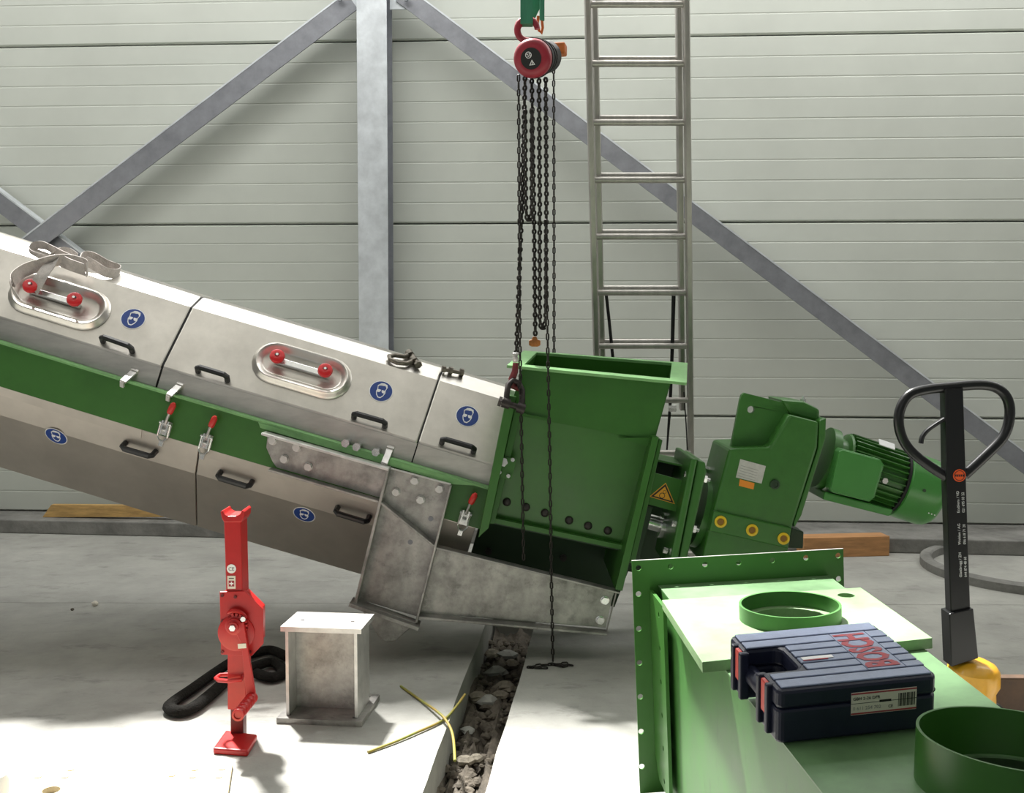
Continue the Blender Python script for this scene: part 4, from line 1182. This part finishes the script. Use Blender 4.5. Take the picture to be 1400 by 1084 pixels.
rib([(108, 358, .20, .2, .9), (114, 350, .24, .1, 1), (128, 351, .26, .3, .9, -.3), (146, 361, .28, .4, .8, -.3), (163, 368, .27, .3, .9, -.2), (160, 374, .22, .2, .9), (144, 372, .18, .3, .9), (126, 361, .19, .5, .8), (116, 356, .2, .5, .8)], 0.042)

# ================================================================== GREEN DUCT ON THE FLOOR
c_ = V((0.064, -1, 0)).normalized()                                 # towards the camera
t0 = V((1, 0.064, 0)).normalized()
roll = math.radians(2.6)
t_ = t0 * math.cos(roll) + V((0, 0, 1)) * math.sin(roll)
n_ = t_.cross(-c_).normalized()
if n_.z < 0: n_ = -n_
duct = empty('duct_section', V((0.72, 2.3, 0))); tag(duct, 'large green sheet metal duct section with a drilled end flange, lying on the floor', 'duct')
fp = P(864, 767, 3.0)
FF = Fr(fp, t_, n_)                                                  # flange face, n to the camera
if FF.n.dot(c_) < 0: FF.n = -FF.n
fw = FF.uv(1153, 750)[0]; fbot = -(fp.z - 0.004) / n_.z
holes = []
hl = [FF.uv(x, y) for x, y in ((873, 776.5), (917, 774.5), (964, 771.5), (1010, 769), (1056, 766), (1102, 762.5), (1146, 759.5))]
hs = [FF.uv(x, y) for x, y in ((873, 812), (873.5, 859.5), (874.5, 906), (875.5, 952.5), (876.5, 1000), (877.5, 1048))]
vgap = hs[-1][1] - hs[-2][1]
allh = hl + hs + [(hl[-1][0], h[1] + 0.01) for h in hs]
m = MB(); m.holed(FF, [(0, fbot), (fw, fbot), (fw, 0), (0, 0)], [list(reversed(circ(u, v, 0.0085, 12))) for u, v in allh], -0.006, 0)
m.build('end_flange', duct, 'green')
m = MB(); m.box(FF, -0.0002, fw, 0.0001, 0.0012, -0.006, 0); m.build('flange_edge', duct, 'galv_pale')
# body: top plane
tp0 = FF.px(900, 800)
TP = Fr(tp0, t_, -c_)                                                # ey away from the camera, n up
if TP.n.z < 0: TP.n = -TP.n
def tv(x, y, w=0.0):
    d = TP.px(x, y, w) - TP.o
    return (d.dot(TP.ex), d.dot(TP.ey))
bl0, bl1 = tv(900, 800), tv(1125, 1084); br0, br1 = tv(1131, 785), tv(1365, 965)
near = -1.75
def ext(a, b, v): t = (v - a[1]) / (b[1] - a[1]); return (a[0] + (b[0] - a[0]) * t, v)
L0, L1 = ext(bl0, bl1, -0.001), ext(bl0, bl1, near); R0_, R1_ = ext(br0, br1, -0.001), ext(br0, br1, near)
PTH = 0.026
ccol = tv(1080, 846, PTH)
csc = (tp0.z)
rcol = (TP.px(1147, 838, PTH) - TP.px(1012, 842, PTH)).length / 2
noz = tv(1388, 1120)
hole_c = list(reversed(circ(ccol[0], ccol[1], rcol * 0.80, 32)))
nn = (n_ + V((0.07, 0.03, 0))).normalized(); pc = P(1388, 1008, 1.62); pr_ = 0.150
hgt = (pc - TP.o).dot(TP.n) / nn.dot(TP.n); fo = pc - nn * hgt - TP.o
hole_n = list(reversed(circ(fo.dot(TP.ex), fo.dot(TP.ey), pr_ - 0.012, 32)))
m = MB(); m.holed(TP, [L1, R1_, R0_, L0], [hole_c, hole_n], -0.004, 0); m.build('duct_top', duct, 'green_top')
dep = (TP.o.z - 0.012) 
for a, b, nm in ((L0, L1, 'duct_side'), (R0_, R1_, 'duct_side')):
    p, q = TP.at(a[0], a[1], -0.0042), TP.at(b[0], b[1], -0.0042)
    vdir = -n_ * ((min(p.z, q.z) - 0.012) / n_.z)
    s = 0.004 if a is L0 else -0.004
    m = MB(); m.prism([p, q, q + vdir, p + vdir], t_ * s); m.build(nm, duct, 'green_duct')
# drilled side strip close to the flange
sA = ext(bl0, bl1, -0.002)
sf = Fr(TP.at(sA[0] - 0.022, sA[1], -0.012), c_, n_)
m = MB(); m.box(sf, 0, 0.105, -0.52, 0.0, -0.006, 0.006) if False else None
stripo = [(0.0, 0.0), (0.0, -0.50), (0.05, -0.56), (0.19, -0.56), (0.19, 0.0)]
sh = [list(reversed(circ(0.125, -0.04 - 0.098 * k, 0.008, 12))) for k in range(6)]
m = MB(); m.holed(sf, list(reversed(stripo)), sh, -0.005, 0.005); m.build('side_strip', duct, 'green')
# cover plate with collar
plate4 = [tv(905, 820, PTH), tv(1177, 803, PTH), tv(1275, 872, PTH), tv(960, 905, PTH)]
hole2 = list(reversed(circ(*tv(1157, 813.5, PTH), 0.022, 18)))
m = MB(); m.holed(TP, [plate4[3], plate4[2], plate4[1], plate4[0]], [hole_c, hole2], 0.0006, PTH); cp = m.build('cover_plate', duct, 'green_dust_glare', bevel=0.0015)
cc3 = TP.at(ccol[0], ccol[1], PTH + 0.0005)
m = MB(); m.lathe(cc3, TP.n, [(rcol, 0), (rcol, 0.038), (rcol - 0.006, 0.038), (rcol - 0.006, 0.0)], 48, closed=True); m.build('collar', duct, 'green_duct', smooth=True)
# round outlet pipe standing on the duct
pc = P(1388, 1008, 1.62)
nn = (n_ + V((0.07, 0.03, 0))).normalized()
pr_ = 0.150
d0 = (pc - TP.o).dot(TP.n)
hgt = d0 / nn.dot(TP.n)
m = MB(); m.lathe(pc, -nn, [(pr_, 0), (pr_, hgt - 0.001), (pr_ - 0.005, hgt - 0.001), (pr_ - 0.005, 0)], 64, closed=True); m.build('outlet_pipe', duct, 'green', smooth=True)

# ================================================================== POWER TOOL CASE
zt = lambda x, y, w: TP.px(x, y, w)
cO = zt(1063, 1018, 0.002); cX = zt(1262, 1003, 0.002); cYb = zt(992, 936, PTH + 0.003)
_v1, _v2 = (cX - cO).normalized(), (cYb - cO).normalized()
_nn = _v1.cross(_v2).normalized()
_half = (_v1.angle(_v2) - math.pi / 2) * 0.6
cex = Matrix.Rotation(_half, 3, _nn) @ _v1                             # square the corner between both measured edges
CFR = Fr(cO, cex, cYb - cO)                                          # n up
if CFR.n.z < 0: CFR.n = -CFR.n
CW = 0.312; CD = (cYb - cO).length * 1.03; CH = 0.108
case = empty('tool_case', CFR.at(CW / 2, CD / 2, 0)); tag(case, 'dark blue plastic power tool case with red lettering lying on the green duct', 'tool case')
def cu(u, v): return (u * CW, v * CD)
body_o = [cu(*q) for q in ((.02, 0), (.97, 0), (1, .04), (1, .96), (.97, 1), (.02, 1), (0, .96), (0, .70), (.22, .70), (.25, .66), (.25, .36), (.22, .32), (0, .32), (0, .04))]
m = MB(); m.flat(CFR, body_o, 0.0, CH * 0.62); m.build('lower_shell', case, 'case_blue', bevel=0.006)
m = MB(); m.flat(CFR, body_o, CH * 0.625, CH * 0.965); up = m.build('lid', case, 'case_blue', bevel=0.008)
def strip(u0, u1, v0, v1):
    (a, b), (c, d) = cu(u0, v0), cu(u1, v1)
    m = MB(); m.box(CFR, a, c, b, d, CH * 0.966, CH); m.build('lid_panel', up, 'case_top_glare', bevel=0.0025)
vs2 = [0.02, 0.155, 0.26, 0.37, 0.48, 0.59, 0.70, 0.83, 0.985]
g = 0.009
for k in range(8):
    v0, v1 = vs2[k] + g, vs2[k + 1] - g
    u0 = 0.28 if 2 <= k <= 5 else 0.03
    strip(u0, 0.625 if k not in (0, 7) else 0.97, v0, v1)
    if k not in (0, 7): strip(0.87, 0.985, v0, v1)
strip(0.628, 0.867, vs2[1] + g, vs2[7] - g)
TX = Fr(CFR.at(*cu(0.835, 0.185), CH), CFR.ey, -CFR.ex)
letters(TX, 'BOSCH', 0, 0, 0.088, 'letter_red', up, w=0.0008 if TX.n.z > 0 else -0.0008, sx=(0.63 * CD) / (0.088 * 3.40), bold=0.0030)
# handle bar in the recess
m = MB(); hb_ = [CFR.at(*cu(.055, v), CH * h) for v, h in ((.30, .5), (.40, .5), (.62, .5), (.72, .5))]
m.tube(hb_, 0.0165, 12, flat=1.1); m.build('handle', case, 'case_blue', smooth=True)
for v0 in (0.225, 0.755):
    m = MB(); a, b = cu(0, v0)
    m.box(CFR, -0.006, 0.004, b - 0.012, b + 0.012, CH * 0.34, CH * 0.93); m.build('latch', case, 'case_red', bevel=0.003)
    for dv in (-0.021, 0.021):
        m = MB(); m.box(CFR, -0.010, 0.010, b + dv - 0.007, b + dv + 0.007, CH * 0.05, CH * 0.96); m.build('latch_guard', case, 'case_blue', bevel=0.004)
m = MB().mat('white'); m.box(CFR, *[CW * q for q in (0.30, 0.50)], CD * 0.41, CD * 0.455, CH + 0.0004, CH + 0.0014)
m.mat('letter_red'); m.box(CFR, *[CW * q for q in (0.30, 0.46)], CD * 0.395, CD * 0.409, CH + 0.0004, CH + 0.0014)
m.build('price_sticker', up)
# label on the near side
LFc = Fr(CFR.at(CW * 0.45, 0, CH * 0.40), CFR.ex, CFR.n)
if LFc.n.dot(CFR.ey) > 0: LFc.n = -LFc.n
lw, lh = 0.128, 0.044
m = MB().mat('off_white'); m.box(LFc, 0, lw, 0, lh, 0.0006, 0.0016)
m.mat('letter_red'); m.box(LFc, 0, lw, lh - 0.004, lh - 0.001, 0.0012, 0.0020); m.box(LFc, 0, lw, 0.001, 0.004, 0.0012, 0.0020)
m.mat('black_print'); m.box(LFc, 0.0, lw, lh * 0.50, lh * 0.52, 0.0012, 0.0020); m.box(LFc, 0.055, 0.078, lh * 0.48, lh * 0.58, 0.0012, 0.0020)
for k in range(14):
    a = lw - 0.036 + k * 0.0024
    m.box(LFc, a, a + (0.0016 if k % 3 else 0.0008), 0.009, lh - 0.009, 0.0012, 0.0020)
lb_ = m.build('type_label', case)
letters(LFc, 'GBH 2-26 DFR', 0.003, lh * 0.66, 0.0085, 'black_print', lb_, w=0.0022)
letters(LFc, '0 611 254 702', 0.003, lh * 0.22, 0.0095, 'grey_print', lb_, w=0.0022)
letters(LFc, 'CE', 0.072, lh * 0.20, 0.0080, 'black_print', lb_, w=0.0022)
for k in (0.12,):
    q = CFR.at(CW, CD * k, CH * 0.62); m = MB(); m.cyl(q - CFR.ey * 0.012, q + CFR.ey * 0.012, 0.006, 10); m.build('hinge', case, 'case_dark', smooth=True)

# ================================================================== PALLET TRUCK
YP = 3.30
pt = empty('pallet_truck', F(1330, 1045)); tag(pt, 'hand pallet truck with a black steering handle and yellow pump housing', 'pallet truck')
loop = smooth_path([P(x, y, YP) for x, y in ((1300, 655), (1272, 638), (1243, 614), (1230, 588), (1230, 562), (1242, 541), (1264, 533), (1300, 529), (1340, 526), (1364, 531), (1378, 547), (1380, 572), (1371, 598), (1345, 625), (1318, 650))], 4)
m = MB(); m.tube(loop, 0.0165, 12); m.build('handle_loop', pt, 'black_paint', smooth=True)
def tslab(name, pts, y0, y1, material, bevel=0.003):
    m = MB(); m.prism([P(x, y, y0) for x, y in pts], V((0, y1 - y0, 0))); return m.build(name, pt, material, bevel=bevel)
pole = tslab('tiller', [(1292, 532), (1317, 530), (1321, 655), (1327, 836), (1300, 838), (1294, 655)], YP - 0.022, YP + 0.022, 'black_paint')
tslab('tiller_socket', [(1298, 839), (1331, 832), (1338, 900), (1301, 912)], YP - 0.034, YP + 0.034, 'black_paint')
m = MB(); m.tube(smooth_path([P(x, y, YP - 0.005) for x, y in ((1294, 571), (1282, 578), (1268, 588), (1261, 597), (1259, 606))]), 0.012, 8, flat=0.6); m.build('release_lever', pt, 'black_paint', smooth=True)
TFr = Fr(P(1311.5, 650, YP - 0.022), (1, 0, 0), (0, 0, 1))
m = MB().mat('logo_orange'); m.flat(TFr, circ(0, 0, 0.0205, 24), 0.0005, 0.0014)
m.mat('black_print'); m.holed(TFr, circ(0, 0, 0.0168, 24), [ring_holes(0, 0, 0.0150, 24)], 0.0010, 0.0020)
for k in range(5):
    u = -0.014 + 0.0062 * k; m.flat(TFr, [(u, -0.0035), (u + 0.004, -0.0035), (u + 0.0045, 0.0035), (u + 0.0005, 0.0035)], 0.0010, 0.0020)
lab(m.build('logo_badge', pole), 'round orange badge')
a, b = P(1315, 789, YP - 0.0225), P(1310.5, 663, YP - 0.0225)
LX = Fr(a, b - a, V((-1, 0, 0)))
if LX.n.y > 0: LX.n = -LX.n
tot = (b - a).length
for k, (s1, s2) in enumerate((('Glattbrugg / ZH', '044 874 48 60'), ('Wohlen / AG', '056 618 71 20'), ('Ecublens / VD', '021 695 03 22'))):
    u = tot * (0.0, 0.355, 0.70)[k]
    letters(LX, s1, u, 0.0, 0.0120, 'white', pole, w=0.001, sx=1.05); letters(LX, s2, u, -0.0165, 0.0120, 'white', pole, w=0.001, sx=0.95)
# pump housing
hz = P(1330, 905, YP)
hs_ = [(1299, 909), (1316, 902), (1335, 897), (1348, 899), (1356, 907), (1359, 922), (1361, 934), (1340, 934), (1318, 926)]
m = MB()
rings = []
cxy = P(1331, 915, YP)
for k, (sc_, dz) in enumerate(((0.55, 0.030), (0.85, 0.018), (1.0, 0.0), (0.97, -0.045), (0.80, -0.07), (0.74, -0.25))):
    ring = []
    for j in range(20):
        a = 2 * math.pi * j / 20
        rx, ry = 0.078 * sc_, 0.095 * sc_
        ring.append(cxy + V((rx * math.cos(a) + 0.02 * max(0, -dz * 4) , ry * math.sin(a), dz)))
    rings.append(ring)
m.loft(rings); m.build('pump_housing', pt, 'truck_yellow', smooth=True)
base_z = 0.19
m = MB(); q = cxy + V((0.02, 0, 0)); m.lathe(V((q.x, q.y, cxy.z - 0.251)), (0, 0, -1), [(0.05, 0), (0.05, cxy.z - 0.251 - 0.085)], 20); m.build('pump_cylinder', pt, 'black_paint', smooth=True)
for s in (-1, 1):
    wc = V((q.x + s * 0.055, q.y, 0.085)); m = MB(); m.lathe(wc - V((0.022, 0, 0)), (1, 0, 0), [(0.07, 0), (0.085, 0.006), (0.085, 0.038), (0.07, 0.044)], 24); m.build('steer_wheel', pt, 'black_rubber', smooth=True)
m = MB(); m.box(Fr((q.x, q.y, 0.085), (1, 0, 0), (0, 0, 1)), -0.08, 0.08, -0.012, 0.012, -0.012, 0.012); m.build('axle', pt, 'steel_bright')
frz = 0.20
fr_ = Fr((q.x, q.y + 0.10, 0.05), (1, 0, 0), (0, 0, 1))
m = MB(); m.box(fr_, 0.05, 0.46, 0.02, 0.165, -0.07, -0.03); m.build('fork_frame', pt, 'fork_frame', bevel=0.006)
for w_ in (-0.05, 0.35):
    m = MB(); m.box(fr_, 0.465, 1.55, 0.02, 0.045, -w_ - 0.14, -w_); m.build('fork', pt, 'fork_frame', bevel=0.006)
